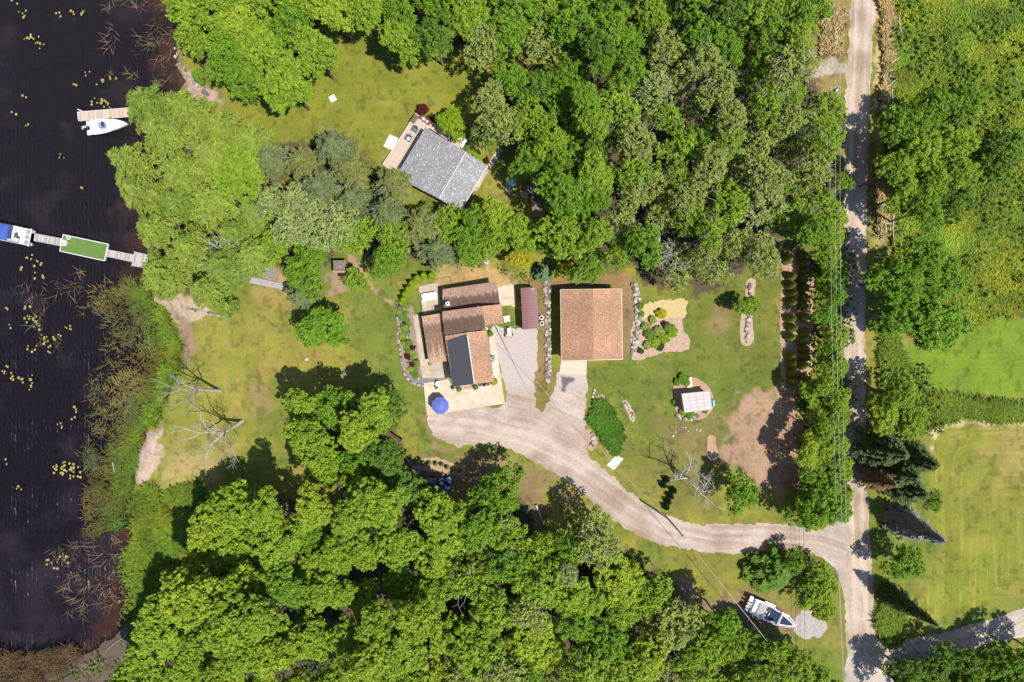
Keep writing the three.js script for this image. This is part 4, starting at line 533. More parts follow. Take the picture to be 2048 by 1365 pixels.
// grey house
{
  const base = P3(z1, 750, 860, 0), o = thing('grey_house', 'house with a grey shingle roof and pale wooden deck beside the lawn', 'house', base);
  const T = P3(z1, 560, 340, 2.9), R = P3(z1, 1325, 815, 2.9), B = P3(z1, 985, 1380, 2.9), L = P3(z1, 193, 950, 2.9), N = P3(z1, 1064, 642, 4.5), M = P3(z1, 730, 1225, 4.5);
  const west = [L, T, N, M], east = [N, R, B, M];
  slope(o, 'west_roof_slope', west, roofGrey); slope(o, 'east_roof_slope', [B, M, N, R].map((q) => q.clone()), roofGrey);
  const t1 = wallsUnder(o, west, sidingGrey, [0.5, 0.4, 0.01, 0.4]); wallsUnder(o, east, sidingGrey, [0.4, 0.4, 0.4, 0.01]);
  onWall(o, t1, 0, 0.35, 1.1, 1.6, 2, 'window', glassDark); onWall(o, t1, 0, 0.7, 1.05, 0.9, 2, 'door', whiteM);
  const cap = part(o, 'ridge_cap', tube([N.clone().sub(base), M.clone().sub(base)], 0.1, 5, 2), flat(0.5, 0.49, 0.48, 0.9)); part(o, 'roof_vent', box(0.5, 0.35, 0.16), blackM, P3(z1, 880, 1090, 4.0).sub(base).toArray(), [0, -0.95, 0]);
  part(o, 'gutter', tube([R.clone().sub(base).add(new THREE.Vector3(0.08, -0.1, 0.02)), B.clone().sub(base).add(new THREE.Vector3(0.08, -0.1, 0.02))], 0.07, 5, 2), trimWhite);
  // deck, boards laid one by one
  const deck = thing('wooden_deck', 'pale plank deck running along two sides of the grey house', 'deck', P3(z1, 300, 480, 0)); const pine = [0, 1, 2].map((k) => std({ color: lin(1.05 - 0.08 * k, 0.8 - 0.05 * k, 0.62 - 0.05 * k), map: rep(grainTex(20 + k, 0.3), 0.5), roughness: 0.8 }));
  const boards = (A, B2, C2, D2, n, name) => { for (let k = 0; k < n; k++) { const q = [lerpQ([A, B2, C2, D2], (k + 0.04) / n, 0), lerpQ([A, B2, C2, D2], (k + 0.96) / n, 0), lerpQ([A, B2, C2, D2], (k + 0.96) / n, 1), lerpQ([A, B2, C2, D2], (k + 0.04) / n, 1)]; slope(deck, name, q, pine[(k * 7) % 3], 0.05); } };
  boards(P3(z1, 440, 160, 0.6), P3(z1, 640, 300, 0.6), P3(z1, 235, 960, 0.6), P3(z1, 25, 800, 0.6), 14, 'plank');
  boards(P3(z1, 650, 275, 0.56), P3(z1, 610, 345, 0.56), P3(z1, 985, 600, 0.56), P3(z1, 1025, 525, 0.56), 5, 'plank');
  const st = thing('deck_steps', 'white wooden steps leading up to the pale deck', 'steps', P3(z1, 150, 525, 0)); for (let k = 0; k < 4; k++) { const A = P3(z1, 155 - 20 * k + 45, 440 - 13 * k + 25, 0.5 - 0.12 * k), q = [P3(z1, 165 + 60 - 27 * k, 435 + 40 - 12 * k, 0.5 - 0.12 * k), P3(z1, 165 + 33 - 27 * k, 435 + 28 - 12 * k, 0.5 - 0.12 * k), P3(z1, 70 + 33 - 27 * k + 20, 580 + 30 - 12 * k, 0.5 - 0.12 * k), P3(z1, 70 + 60 - 27 * k + 20, 580 + 42 - 12 * k, 0.5 - 0.12 * k)]; slope(st, 'tread', q, whiteM, 0.05); }
  const blueGrey = flat(0.1, 0.13, 0.18, 0.7), chair = (px, py, turn, label, cushion) => { const c = thing('deck_chair', label, 'chair', P3(z1, px, py, 0.6), turn, 'pair of deck chairs'); part(c, 'seat', box(0.62, 0.08, 0.6), blueGrey, [0, 0.42, 0]); part(c, 'backrest', box(0.62, 0.75, 0.08), blueGrey, [0, 0.75, -0.33], [-0.35, 0, 0]); for (const s of [-1, 1]) { part(c, 'armrest', box(0.12, 0.05, 0.75), blueGrey, [s * 0.37, 0.62, 0]); part(c, 'leg', box(0.06, 0.62, 0.06), blueGrey, [s * 0.37, 0.31, 0.3]); part(c, 'leg', box(0.06, 0.62, 0.06), blueGrey, [s * 0.37, 0.31, -0.3]); } if (cushion) part(c, 'cushion', box(0.5, 0.1, 0.5, 0.04), flat(0.45, 0.55, 0.6, 0.9), [0, 0.5, 0.02]); };
  chair(440, 380, -0.55, 'blue-grey deck chair nearest the red bench', false); chair(360, 490, -0.55, 'blue-grey deck chair with a pale cushion', true);
  const tb = thing('deck_table', 'small square wooden table between the two deck chairs', 'table', P3(z1, 408, 440, 0.6), -0.55); part(tb, 'table_top', box(0.5, 0.04, 0.5), pine[2], [0, 0.45, 0]); for (const [x, z] of [[1, 1], [1, -1], [-1, 1], [-1, -1]]) part(tb, 'leg', box(0.05, 0.43, 0.05), pine[2], [x * 0.2, 0.215, z * 0.2]);
  const bench = thing('red_bench', 'red-brown bench with pale cushions at the deck end', 'bench', P3(z1, 565, 262, 0.6), -0.62); const redw = flat(0.2, 0.05, 0.035, 0.7); part(bench, 'seat', box(1.7, 0.1, 0.55), redw, [0, 0.42, 0]); part(bench, 'backrest', box(1.7, 0.5, 0.08), redw, [0, 0.65, -0.28]); for (const s of [-1, 1]) { part(bench, 'armrest', box(0.1, 0.2, 0.6), redw, [s * 0.82, 0.55, 0]); part(bench, 'leg', box(0.08, 0.4, 0.5), redw, [s * 0.75, 0.2, 0]); } part(bench, 'cushion', box(0.5, 0.12, 0.4, 0.05), whiteM, [-0.3, 0.53, 0]); part(bench, 'cushion', box(0.4, 0.12, 0.4, 0.05), flat(0.6, 0.45, 0.4, 0.9), [0.35, 0.53, 0.02]);
  const pl = thing('deck_planter', 'dark brown planter box in the deck corner', 'planter', P3(z1, 430, 240, 0.6), -0.62); part(pl, 'box', box(0.7, 0.4, 1.3), flat(0.28, 0.17, 0.12, 0.8), [0, 0.2, 0]); part(pl, 'soil', box(0.6, 0.03, 1.2, 0), flat(0.12, 0.08, 0.05), [0, 0.41, 0]);
  const wp = thing('white_ramp', 'white painted ramp at the east end of the deck', 'ramp', P3(z1, 1015, 490, 0)); slope(wp, 'ramp_board', [P3(z1, 985, 432, 0.5), P3(z1, 1085, 500, 0.5), P3(z1, 1050, 545, 0.5), P3(z1, 945, 470, 0.5)], whiteM, 0.08); slope(wp, 'ramp_return', [P3(z1, 1035, 520, 0.52), P3(z1, 1060, 540, 0.52), P3(z1, 1015, 595, 0.52), P3(z1, 990, 575, 0.52)], whiteM, 0.08);
  sheet('house_path', [z1(1480, 600), z1(1510, 630), z1(1300, 960), z1(1200, 1130), z1(1150, 1120), z1(1320, 850)], 0.006, conc2, { wob: 0.12 });
}
// main brown-roofed house of several wings
{
  const base = at(925, 670), o = thing('brown_house', 'rambling house with orange and brown shingle roofs beside the patio', 'house', base);
  const D = [P3(z2, 625, 388, 2.5), P3(z2, 1340, 287, 3.3), P3(z2, 1388, 602, 3.3), P3(z2, 634, 655, 2.5)];
  const Bq = [P3(z2, 620, 682, 4.1), P3(z2, 1150, 612, 5.1), P3(z2, 1190, 912, 5.1), P3(z2, 655, 998, 4.1)];
  const Cq = [P3(z2, 1150, 612, 5.08), P3(z2, 1408, 586, 4.0), P3(z2, 1432, 838, 4.0), P3(z2, 1188, 872, 5.08)];
  const Eq = [P3(z3, 955, 165, 5.2), P3(z3, 1213, 138, 3.9), P3(z3, 1312, 818, 3.9), P3(z3, 1048, 852, 5.2)];
  const Fq = [P3(z3, 657, 215, 4.0), P3(z3, 955, 165, 5.2), P3(z3, 1048, 852, 5.2), P3(z3, 767, 890, 4.0)];
  const Wq = [P3(z2, 350, 748, 2.3), P3(z2, 650, 698, 2.75), P3(z3, 722, 543, 2.75), P3(z3, 450, 577, 2.3)];
  slope(o, 'north_wing_roof', D, roofBrown); slope(o, 'middle_roof_west_slope', Bq, roofBrown); slope(o, 'middle_roof_east_slope', Cq, roofOrange); slope(o, 'south_wing_east_slope', Eq, roofOrange); slope(o, 'south_wing_west_slope', Fq, roofOrange); slope(o, 'west_wing_roof', Wq, roofWeathered);
  tag(slope(o, 'dark_roof_sheet', [lerpQ(Fq, 0.055, 0.09), lerpQ(Fq, 0.965, 0.032), lerpQ(Fq, 0.975, 0.992), lerpQ(Fq, 0.005, 0.992)], charcoal, 0.05, 0.07), 'charcoal sheet covering the west slope of the south wing');
  part(o, 'ridge_flashing', tube([P3(z3, 952, 180, 5.24).sub(base), P3(z3, 1048, 848, 5.24).sub(base)], 0.07, 5, 2), trimWhite);
  wallsUnder(o, D, sidingCream, [0.3, 0.3, 0.3, 0.3]); wallsUnder(o, Bq, sidingCream, [0.25, 0.01, 0.2, 0.25]); wallsUnder(o, Cq, sidingCream, [0.2, 0.3, 0.25, 0.01]); const te = wallsUnder(o, Eq, sidingCream, [0.2, 0.4, 0.3, 0.01]), tf = wallsUnder(o, Fq, sidingCream, [0.2, 0.01, 0.3, 0.35]), tw = wallsUnder(o, Wq, sidingCream, [0.3, 0.2, 0.3, 0.35]);
  onWall(o, te, 1, 0.2, 1.05, 0.9, 2, 'door', sidingBrown); onWall(o, te, 1, 0.55, 1.4, 1.2, 1, 'window', glassDark); onWall(o, tf, 2, 0.4, 1.1, 1.8, 2, 'door', glassDark); onWall(o, tw, 3, 0.5, 1.4, 1.4, 1, 'window', glassDark); onWall(o, te, 2, 0.4, 1.4, 1, 1, 'window', glassDark);
  const ch = part(o, 'chimney', box(0.55, 1.1, 0.55), whiteM, P3(z2, 698, 582, 3.1).sub(base).toArray(), [0, 0.14, 0]); part(ch, 'flue', cyl(0.14, 0.14, 0.12, 12), blackM, [0, 0.56, 0]);
  part(o, 'vent_pipe', cyl(0.06, 0.06, 0.5, 8), whiteM, P3(z2, 755, 463, 2.9).sub(base).toArray()); part(o, 'downspout', tube([P3(z2, 1090, 600, 4.0).sub(base), P3(z2, 1130, 640, 4.1).sub(base)], 0.06, 5, 4), whiteM);
  part(o, 'satellite_dish', new THREE.SphereGeometry(0.32, 12, 6, 0, 6.283, 0, 1), trimWhite, P3(z2, 1215, 895, 3.2).sub(base).toArray(), [0.9, 0, 0.6]); part(o, 'wall_lamp', box(0.18, 0.3, 0.12), whiteM, P3(z3, 688, 462, 3.2).sub(base).toArray());
}
// garage
{
  const base = at(1182, 650), o = thing('garage', 'large detached garage with an orange-brown gable roof', 'garage', base);
  const Wq = [P3(z4, 600, 235, 3.1), P3(z4, 985, 230, 4.7), P3(z4, 995, 1070, 4.7), P3(z4, 612, 1078, 3.1)], Eq = [P3(z4, 985, 230, 4.7), P3(z4, 1325, 226, 3.1), P3(z4, 1336, 1062, 3.1), P3(z4, 995, 1070, 4.7)];
  slope(o, 'west_roof_slope', Wq, roofOrange); slope(o, 'east_roof_slope', Eq, roofOrange); const t = wallsUnder(o, Wq, sidingCream, [0.3, 0.01, 0.35, 0.4]); wallsUnder(o, Eq, sidingCream, [0.3, 0.4, 0.35, 0.01]);
  onWall(o, t, 2, 0.5, 1.15, 2.9, 2.2, 'garage_door', whiteM); const P = (q) => q.clone().sub(base);
  for (const [n, a, b] of [['fascia', Wq[0], Wq[3]], ['fascia', Eq[1], Eq[2]], ['rake_board', Wq[0], Wq[1]], ['rake_board', Eq[0], Eq[1]], ['rake_board', Wq[3], Wq[2]], ['rake_board', Eq[3], Eq[2]]]) part(o, n, tube([P(a).add(new THREE.Vector3(0, -0.08, 0)), P(b).add(new THREE.Vector3(0, -0.08, 0))], 0.09, 4, 2), flat(0.6, 0.48, 0.38, 0.8));
}
// red ribbed shed
{
  const base = at(1060, 617), o = thing('metal_shed', 'narrow shed with a dull red ribbed metal roof', 'shed', base), Q = [P3(z4, 125, 215, 2.5), P3(z4, 318, 205, 2.5), P3(z4, 348, 695, 2.5), P3(z4, 150, 712, 2.5)], pos = [], idx = [], n = 26 * 6;
  for (let k = 0; k <= n; k++) for (let m = 0; m <= 6; m++) { const p = lerpQ(Q, m / 6, k / n).sub(base); pos.push(p.x, p.y + 0.16 * Math.sin(m / 6 * Math.PI) + 0.05 * Math.max(0, Math.sin(k / 6 * Math.PI * 2)) + 0.02, p.z); } for (let k = 0; k < n; k++) for (let m = 0; m < 6; m++) { const a = k * 7 + m; idx.push(a, a + 7, a + 1, a + 1, a + 7, a + 8); }
  const g = new THREE.BufferGeometry(); g.setAttribute('position', new THREE.Float32BufferAttribute(pos, 3)); g.setIndex(idx); g.computeVertexNormals(); part(o, 'ribbed_roof', g, flat(0.2, 0.098, 0.085, 0.55, { side: THREE.DoubleSide })); slope(o, 'roof_frame', Q, sidingBrown, 0.1, -0.03); const t = wallsUnder(o, Q, sidingBrown, [0.08, 0.08, 0.08, 0.08]); onWall(o, t, 3, 0.5, 1.05, 0.9, 2, 'door', sidingCream); part(o, 'roof_patch', box(0.2, 0.04, 0.12, 0), trimWhite, P3(z4, 270, 226, 2.68).sub(base).toArray());
}
// small brown shed, shaded outbuildings
{
  const zc = (x, y) => [480 + x / 5.173, 500 + y / 5.173], o = thing('small_shed', 'tiny shed with a brown roof tucked under the trees', 'shed', P3(zc, 1040, 165, 0)), Q = [P3(zc, 960, 108, 2.2), P3(zc, 1098, 108, 2.2), P3(zc, 1086, 214, 2.5), P3(zc, 965, 214, 2.5)]; slope(o, 'roof', Q, roofDark, 0.1); slope(o, 'lower_roof', [P3(zc, 965, 216, 2.46), P3(zc, 1088, 216, 2.46), P3(zc, 1084, 236, 2.2), P3(zc, 962, 236, 2.2)], roofWeathered, 0.08); const t = wallsUnder(o, Q, sidingBrown, [0.15, 0.15, 0.05, 0.15]); onWall(o, t, 2, 0.5, 1, 0.8, 1.9, 'door', sidingCream);
  const zd = (x, y) => [990 + x / 8.146, 340 + y / 8.146], mk = (name, label, q, h, m) => { const b = P3(zd, q[0][0], q[0][1], 0), s = thing(name, label, 'shed', b), Z = q.map(([x, y]) => P3(zd, x, y, h)); slope(s, 'roof', Z, m, 0.1); wallsUnder(s, Z, sidingBrown, [0.2, 0.2, 0.2, 0.2]); };
  mk('garden_shed', 'brown roofed garden shed half under trees near the blue pool', [[590, 175], [750, 255], [690, 430], [510, 335]], 2.4, roofDark); mk('garden_shed', 'small pale roofed shed beside the blue paddling pool', [[420, 335], [545, 375], [520, 490], [400, 400]], 2.1, roofWeathered);
  const dk = thing('garden_platform', 'dark shaded wooden platform below the garden sheds', 'deck', P3(zd, 690, 600, 0)); for (let k = 0; k < 8; k++) { const q = [[560, 390], [745, 470], [830, 800], [610, 760]].map(([x, y]) => P3(zd, x, y, 0.4)); slope(dk, 'plank', [lerpQ(q, 0, (k + 0.03) / 8), lerpQ(q, 1, (k + 0.03) / 8), lerpQ(q, 1, (k + 0.97) / 8), lerpQ(q, 0, (k + 0.97) / 8)], sidingBrown, 0.06); }
  const pool = thing('paddling_pool', 'round bright blue paddling pool on the lawn', 'pool', P3(zd, 272, 212, 0)); part(pool, 'rim', new THREE.TorusGeometry(0.5, 0.07, 8, 24), flat(0.35, 0.55, 0.75, 0.4), [0, 0.22, 0], [Math.PI / 2, 0, 0]); part(pool, 'side', new THREE.CylinderGeometry(0.5, 0.48, 0.24, 24, 1, true), flat(0.1, 0.32, 0.62, 0.5, { side: THREE.DoubleSide }), [0, 0.12, 0]); part(pool, 'water', new THREE.CircleGeometry(0.47, 24), flat(0.12, 0.42, 0.8, 0.1), [0, 0.17, 0], [-Math.PI / 2, 0, 0]);
  const tb = thing('garden_bench', 'weathered pale wooden bench beside the paddling pool', 'bench', P3(zd, 220, 345, 0), -0.9); for (let k = 0; k < 4; k++) part(tb, 'slat', box(1.0, 0.04, 0.16), flat(0.45, 0.36, 0.3, 0.9), [0, 0.42, -0.27 + 0.18 * k]); for (const s of [-1, 1]) part(tb, 'leg', box(0.08, 0.4, 0.6), flat(0.35, 0.28, 0.23, 0.9), [s * 0.42, 0.2, 0]);
}
// glazed garden shed
{
  const c = [z5(1265, 300), z5(1612, 266), z5(1642, 492), z5(1302, 532)], base = at(1394, 804), o = thing('glazed_shed', 'garden shed with a roof of framed clear panels', 'greenhouse', base), Q = c.map(([x, y], k) => at(x, y, k < 2 ? 2.1 : 2.5));
  const frame = flat(0.55, 0.46, 0.38, 0.7), pane = new THREE.MeshPhysicalMaterial({ color: lin(0.78, 0.7, 0.66), roughness: 0.5, transmission: 0.45, thickness: 0, specularIntensity: 0.8 }), cu = [0, 0.24, 0.5, 0.755, 1], cv = [0, 0.24, 0.43, 0.62, 0.81, 1];
  for (let i = 0; i < 4; i++) for (let j = 0; j < 5; j++) slope(o, 'roof_pane', [lerpQ(Q, cu[i] + 0.01, cv[j] + 0.012), lerpQ(Q, cu[i + 1] - 0.01, cv[j] + 0.012), lerpQ(Q, cu[i + 1] - 0.01, cv[j + 1] - 0.012), lerpQ(Q, cu[i] + 0.01, cv[j + 1] - 0.012)], pane, 0.012, -0.01);
  for (const u of cu) part(o, 'rafter', tube([lerpQ(Q, u, -0.01).sub(base), lerpQ(Q, u, 1.01).sub(base)], 0.05, 4, 2), frame); for (const v of cv) part(o, 'batten', tube([lerpQ(Q, -0.02, v).sub(base), lerpQ(Q, 1.02, v).sub(base)], 0.045, 4, 2), frame); part(o, 'eave_board', box(4.1, 0.12, 0.3), frame, lerpQ(Q, 0.5, 0.03).sub(base).add(new THREE.Vector3(0, -0.1, 0)).toArray(), [0, 0.1, 0]);
  wallsUnder(o, Q, sidingGrey, [0.15, 0.15, 0.15, 0.15]); sheet('shed_floor', [z5(1290, 310), z5(1600, 275), z5(1630, 480), z5(1310, 520)], 0.02, conc2, { straight: true });
  const b = thing('blue_barrel', 'bright blue water tank beside the glazed shed', 'tank', P3(z5, 1640, 405, 0), 0.1); part(b, 'body', box(0.42, 0.9, 1.0, 0.08), flat(0.03, 0.22, 0.55, 0.45), [0, 0.45, 0]); part(b, 'lid', box(0.3, 0.06, 0.8), flat(0.06, 0.3, 0.65, 0.45), [0, 0.93, 0]);
  const w = thing('cold_frame', 'white framed cold frame above the glazed shed', 'planter', P3(z5, 1350, 155, 0), 0.12); part(w, 'box', box(0.85, 0.35, 1.5), trimWhite, [0, 0.175, 0]); part(w, 'lid', box(0.75, 0.04, 0.65), flat(0.6, 0.55, 0.5, 0.5), [0, 0.37, -0.35]); part(w, 'lid', box(0.75, 0.04, 0.65), flat(0.5, 0.42, 0.36, 0.5), [0, 0.37, 0.36]);
}
// weathered white board on the lawn, pale slab in the yard
{
  const o = thing('white_board', 'weathered white painted board lying beside the driveway', 'board', P3(z5, 437, 1155, 0)), q = [z5(450, 1062), z5(540, 1106), z5(420, 1246), z5(335, 1182)].map(([x, y]) => at(x, y, 0.12)); for (let k = 0; k < 3; k++) slope(o, 'panel', [lerpQ(q, k / 3 + 0.01, 0), lerpQ(q, (k + 1) / 3 - 0.01, 0), lerpQ(q, (k + 1) / 3 - 0.01, 1), lerpQ(q, k / 3 + 0.01, 1)], k === 1 ? flat(0.66, 0.65, 0.62, 0.7) : whiteM, 0.06);
  const s = thing('white_slab', 'pale square slab set in the grey house lawn', 'slab', at(665, 197), 0.5); part(s, 'slab', box(0.95, 0.1, 0.95), flat(0.7, 0.64, 0.6, 0.8), [0, 0.05, 0]); part(s, 'cover', box(0.6, 0.03, 0.6), flat(0.62, 0.56, 0.54, 0.8), [0, 0.11, 0]);
  const w = thing('white_table', 'long white table top on the paving by the north wing', 'table', P3(z2, 460, 490, 0), 0.17); part(w, 'table_top', box(2.25, 0.06, 1.15), whiteM, [0, 0.74, 0]); for (const [x, z] of [[1, 1], [1, -1], [-1, 1], [-1, -1]]) part(w, 'leg', box(0.06, 0.71, 0.06), whiteM, [x * 1, 0.355, z * 0.45]);
  const u = thing('utility_box', 'cream square utility cover on the grass by the yard', 'box', P3(z2, 1477, 780, 0), 0.15); part(u, 'lid', box(0.95, 0.3, 0.95), flat(0.6, 0.55, 0.42, 0.7), [0, 0.15, 0]); for (const [x, z] of [[-0.18, -0.1], [0.18, -0.1], [0, 0.2]]) part(u, 'hatch', box(0.26, 0.03, 0.2), flat(0.4, 0.36, 0.28, 0.7), [x, 0.31, z]);
}
// plank stage and grey boards near the lake
{
  const zc = (x, y) => [480 + x / 5.173, 500 + y / 5.173], o = thing('plank_stage', 'weathered grey-brown plank platform near the shore trees', 'deck', P3(zc, 290, 220, 0)), q = [P3(zc, 225, 118, 0.3), P3(zc, 382, 182, 0.3), P3(zc, 372, 325, 0.3), P3(zc, 195, 288, 0.3)], gm = [flat(0.24, 0.2, 0.17, 0.9), flat(0.29, 0.24, 0.21, 0.9), flat(0.2, 0.165, 0.145, 0.9)];
  for (let k = 0; k < 16; k++) slope(o, 'plank', [lerpQ(q, 0, (k + 0.05) / 16), lerpQ(q, 1, (k + 0.05) / 16), lerpQ(q, 1, (k + 0.95) / 16), lerpQ(q, 0, (k + 0.95) / 16)], gm[(k * 5) % 3], 0.05);
  const w = thing('boardwalk', 'grey boardwalk of wide boards below the plank platform', 'boardwalk', P3(zc, 270, 345, 0)), e = [P3(zc, 115, 280, 0.2), P3(zc, 458, 352, 0.2), P3(zc, 445, 412, 0.2), P3(zc, 92, 342, 0.2)]; for (let k = 0; k < 3; k++) for (let m = 0; m < 3; m++) slope(w, 'board', [lerpQ(e, (k + 0.01) / 3, (m + 0.04) / 3), lerpQ(e, (k + 0.99) / 3, (m + 0.04) / 3), lerpQ(e, (k + 0.99) / 3, (m + 0.96) / 3), lerpQ(e, (k + 0.01) / 3, (m + 0.96) / 3)], flat(0.33 + 0.03 * ((k + m) % 2), 0.31, 0.29, 0.9), 0.05);
}
// ---------------------------------------------------------------- stones
function stoneGeo(seed) { const g = new THREE.IcosahedronGeometry(0.5, 1), p = g.attributes.position, r = rng(seed), o = r() * 90; for (let i = 0; i < p.count; i++) { const x = p.getX(i), y = p.getY(i), z = p.getZ(i), k = 0.75 + 0.55 * fbm(x * 2.2 + o + y, z * 2.2 + y * 1.7 + o, 2); p.setXYZ(i, x * k, y * k * 0.75, z * k); } g.computeVertexNormals(); return g; }
const STONE = [1, 2, 3, 4, 5].map(stoneGeo), stoneMat = [flat(0.32, 0.27, 0.22, 0.9), flat(0.21, 0.17, 0.14, 0.9), flat(0.42, 0.37, 0.31, 0.9), flat(0.13, 0.1, 0.08, 0.9)];
function stones(parent, list, seed, s0, s1) { const r = rng(seed), o = parent.position; for (const [x, y, h = 0] of list) { const p = at(x, y, h), s = rr(r, s0, s1), m = part(parent, 'stone', choose(r, STONE), choose(r, stoneMat), [p.x - o.x, h + s * 0.2, p.z - o.z], [rr(r, -0.3, 0.3), r() * 6.28, rr(r, -0.3, 0.3)]); m.scale.set(s * rr(r, 0.8, 1.3), s * rr(r, 0.7, 1), s * rr(r, 0.8, 1.4)); } }
function along(pts, n, jit, seed) { const r = rng(seed), c = new THREE.CatmullRomCurve3(pts.map(([x, y]) => new THREE.Vector3(x, 0, y))); return Array.from({ length: n }, (_, k) => { const p = c.getPoint((k + 0.5) / n); return [p.x + rr(r, -jit, jit), p.z + rr(r, -jit, jit)]; }); }
const row = (name, label, pts, n, jit, seed, s0, s1, cat) => { const q = pts[Math.floor(pts.length / 2)]; stones(thing(name, label, cat, at(q[0], q[1])), along(pts, n, jit, seed), seed, s0, s1); };
row('boulder_wall', 'boulder retaining wall between the gravel yard and the garage', [[1091, 560], [1095, 590], [1096, 640], [1096, 690], [1097, 730], [1096, 758]], 130, 4.5, 1, 0.28, 0.68, 'wall');
row('boulder_wall', 'boulder retaining wall along the east side of the garage', [[1268, 572], [1274, 600], [1276, 640], [1272, 680], [1264, 706]], 90, 4.5, 2, 0.28, 0.66, 'wall');
row('boulder_row', 'row of boulders in the pink gravel strip on the lawn', [[1500, 568], [1501, 592], [1499, 625], [1496, 650], [1494, 686]], 34, 2, 3, 0.28, 0.65, 'boulders');
row('stone_border', 'border of pale stones round the foot of the glazed shed bed', [z5(1200, 555), z5(1240, 595), z5(1330, 610), z5(1420, 590), z5(1470, 570)], 26, 1.6, 4, 0.3, 0.6, 'stone border');
row('stone_edging', 'long pale stone edging west of the flower bed', [[793, 600], [795, 660], [799, 700], [806, 735], [812, 755], [830, 768], [846, 772]], 56, 0.8, 5, 0.25, 0.45, 'stone edging');
row('shore_stones', 'line of pale stones above the little beach', [[370, 616], [400, 622], [430, 630], [450, 632]], 20, 1.2, 6, 0.25, 0.5, 'stones');
row('shore_stones', 'scattered pale stones on the top left beach', [[352, 95], [358, 125], [370, 150], [400, 175], [415, 190]], 26, 5, 7, 0.25, 0.6, 'stones');
row('rock_heap', 'small heap of white stones beside the driveway bed', [z5(150, 780), z5(170, 850), z5(160, 920), z5(130, 940)], 16, 2.5, 8, 0.3, 0.65, 'stones');
row('rock_line', 'short line of white stones near the garage lawn corner', [z5(178, 240), z5(172, 290), z5(160, 345)], 7, 0.8, 9, 0.3, 0.5, 'stones');
row('rock_line', 'scattered stones in the pale strip bed on the lawn', [z5(540, 370), z5(590, 440), z5(640, 540), z5(660, 620)], 12, 2, 10, 0.2, 0.45, 'stones');
row('bed_rocks', 'rocks among the plants of the west flower bed', [[803, 625], [808, 660], [812, 690], [818, 715], [825, 740], [838, 755]], 40, 6, 11, 0.25, 0.6, 'stones');
row('fire_ring', 'ring of dark stones round the lawn fire pit', [[684, 744], [690, 740], [697, 744], [696, 750], [688, 751], [684, 744]], 11, 0.6, 12, 0.25, 0.4, 'fire pit');
row('rock_pile', 'pale rocks in the bed below the bare earth plot', [z5(1130, 830), z5(1230, 700), z5(1330, 740), z5(1540, 740)], 9, 3, 13, 0.2, 0.4, 'stones');
[[613, 719, 'pale boulder on the west lawn'], [972, 524, 'white boulder at the wood edge behind the house'], [1096, 763, 'small white stone at the end of the boulder wall']].forEach(([x, y, l], k) => { const o = thing('boulder', l, 'boulder', at(x, y)); const m = part(o, 'stone', STONE[k], stoneMat[2], [0, 0.15, 0]); m.scale.setScalar(k === 1 ? 1 : 0.6); });
const logMat = flat(0.42, 0.33, 0.25, 0.9);
function log(pts, r0, label, m = logMat) { const o = at(pts[0][0], pts[0][1]), t = thing('log', label, 'log', o); part(t, 'trunk', taper(pts.map(([x, y]) => at(x, y).sub(o).add(new THREE.Vector3(0, r0, 0))), r0, r0 * 0.6, 7), m); }
log([[262, 1246], [259, 1262], [247, 1276], [232, 1284], [214, 1300]], 0.13, 'driftwood log along the bottom left shore', barkG);
log([[225, 925], [229, 945]], 0.1, 'forked grey branch lying in the reeds', barkP);
log([[1072, 1010], [1080, 1030], [1088, 1050]], 0.22, 'thick grey fallen trunk at the edge of the bottom wood', barkP);
log([[828, 975], [840, 980], [848, 987]], 0.2, 'brown log beside the parked quad bikes');
log([[120, 1362], [142, 1350], [166, 1345], [200, 1322]], 0.16, 'fallen trunk in the dark bottom left corner', barkD);
scatter('corner_scrub', 'dark brown dead scrub in the bottom left corner', blades(76, 16, 0.5, 0.9, 0.07, 1.1), leafMat(0.13, 0.075, 0.03, 0.1), fill([[-40, 1300], [20, 1300], [60, 1310], [140, 1290], [165, 1310], [90, 1390], [-40, 1390]], 500, 401, null, WATER + 0.05, 0.6, 1.3, false), 'scrub');

// ---------------------------------------------------------------- docks
const dockM = [flat(0.46, 0.36, 0.29, 0.85), flat(0.4, 0.3, 0.23, 0.85), flat(0.52, 0.41, 0.32, 0.85)], greyM = [flat(0.37, 0.33, 0.3, 0.85), flat(0.29, 0.25, 0.225, 0.85), flat(0.43, 0.385, 0.355, 0.85)];
function planked(o, q, n, mats, name = 'plank') { for (let k = 0; k < n; k++) slope(o, name, [lerpQ(q, (k + 0.05) / n, 0), lerpQ(q, (k + 0.95) / n, 0), lerpQ(q, (k + 0.95) / n, 1), lerpQ(q, (k + 0.05) / n, 1)], mats[(k * 7 + (k >> 2)) % 3], 0.05); }
function rails(o, q, m, r = 0.07) { for (const [a, b] of [[q[0], q[1]], [q[3], q[2]], [q[0], q[3]], [q[1], q[2]]]) part(o, 'edge_beam', tube([a.clone().sub(o.position), b.clone().sub(o.position)], r, 4, 2), m); }
{
  const b2 = (x, y) => [140 + x / 9.607, 200 + y / 9.607], o = thing('wooden_dock', 'brown wooden dock beside the white motor boat', 'dock', P3(b2, 600, 280, 0)), q = [P3(b2, 135, 232, 0.1), P3(b2, 1900, 85, 0.1), P3(b2, 1915, 250, 0.1), P3(b2, 155, 400, 0.1)]; planked(o, q, 52, dockM); rails(o, q, flat(0.6, 0.5, 0.4, 0.8));
  for (const [x, y] of [[200, 215], [220, 415], [800, 170], [820, 360]]) part(o, 'post', cyl(0.07, 0.07, 1.7, 8), dockM[1], P3(b2, x, y, -0.4).sub(o.position).toArray()); part(o, 'cleat_arm', tube([P3(b2, 140, 175, 0.5).sub(o.position), P3(b2, 235, 215, 0.2).sub(o.position)], 0.05, 5, 2), steel);
}
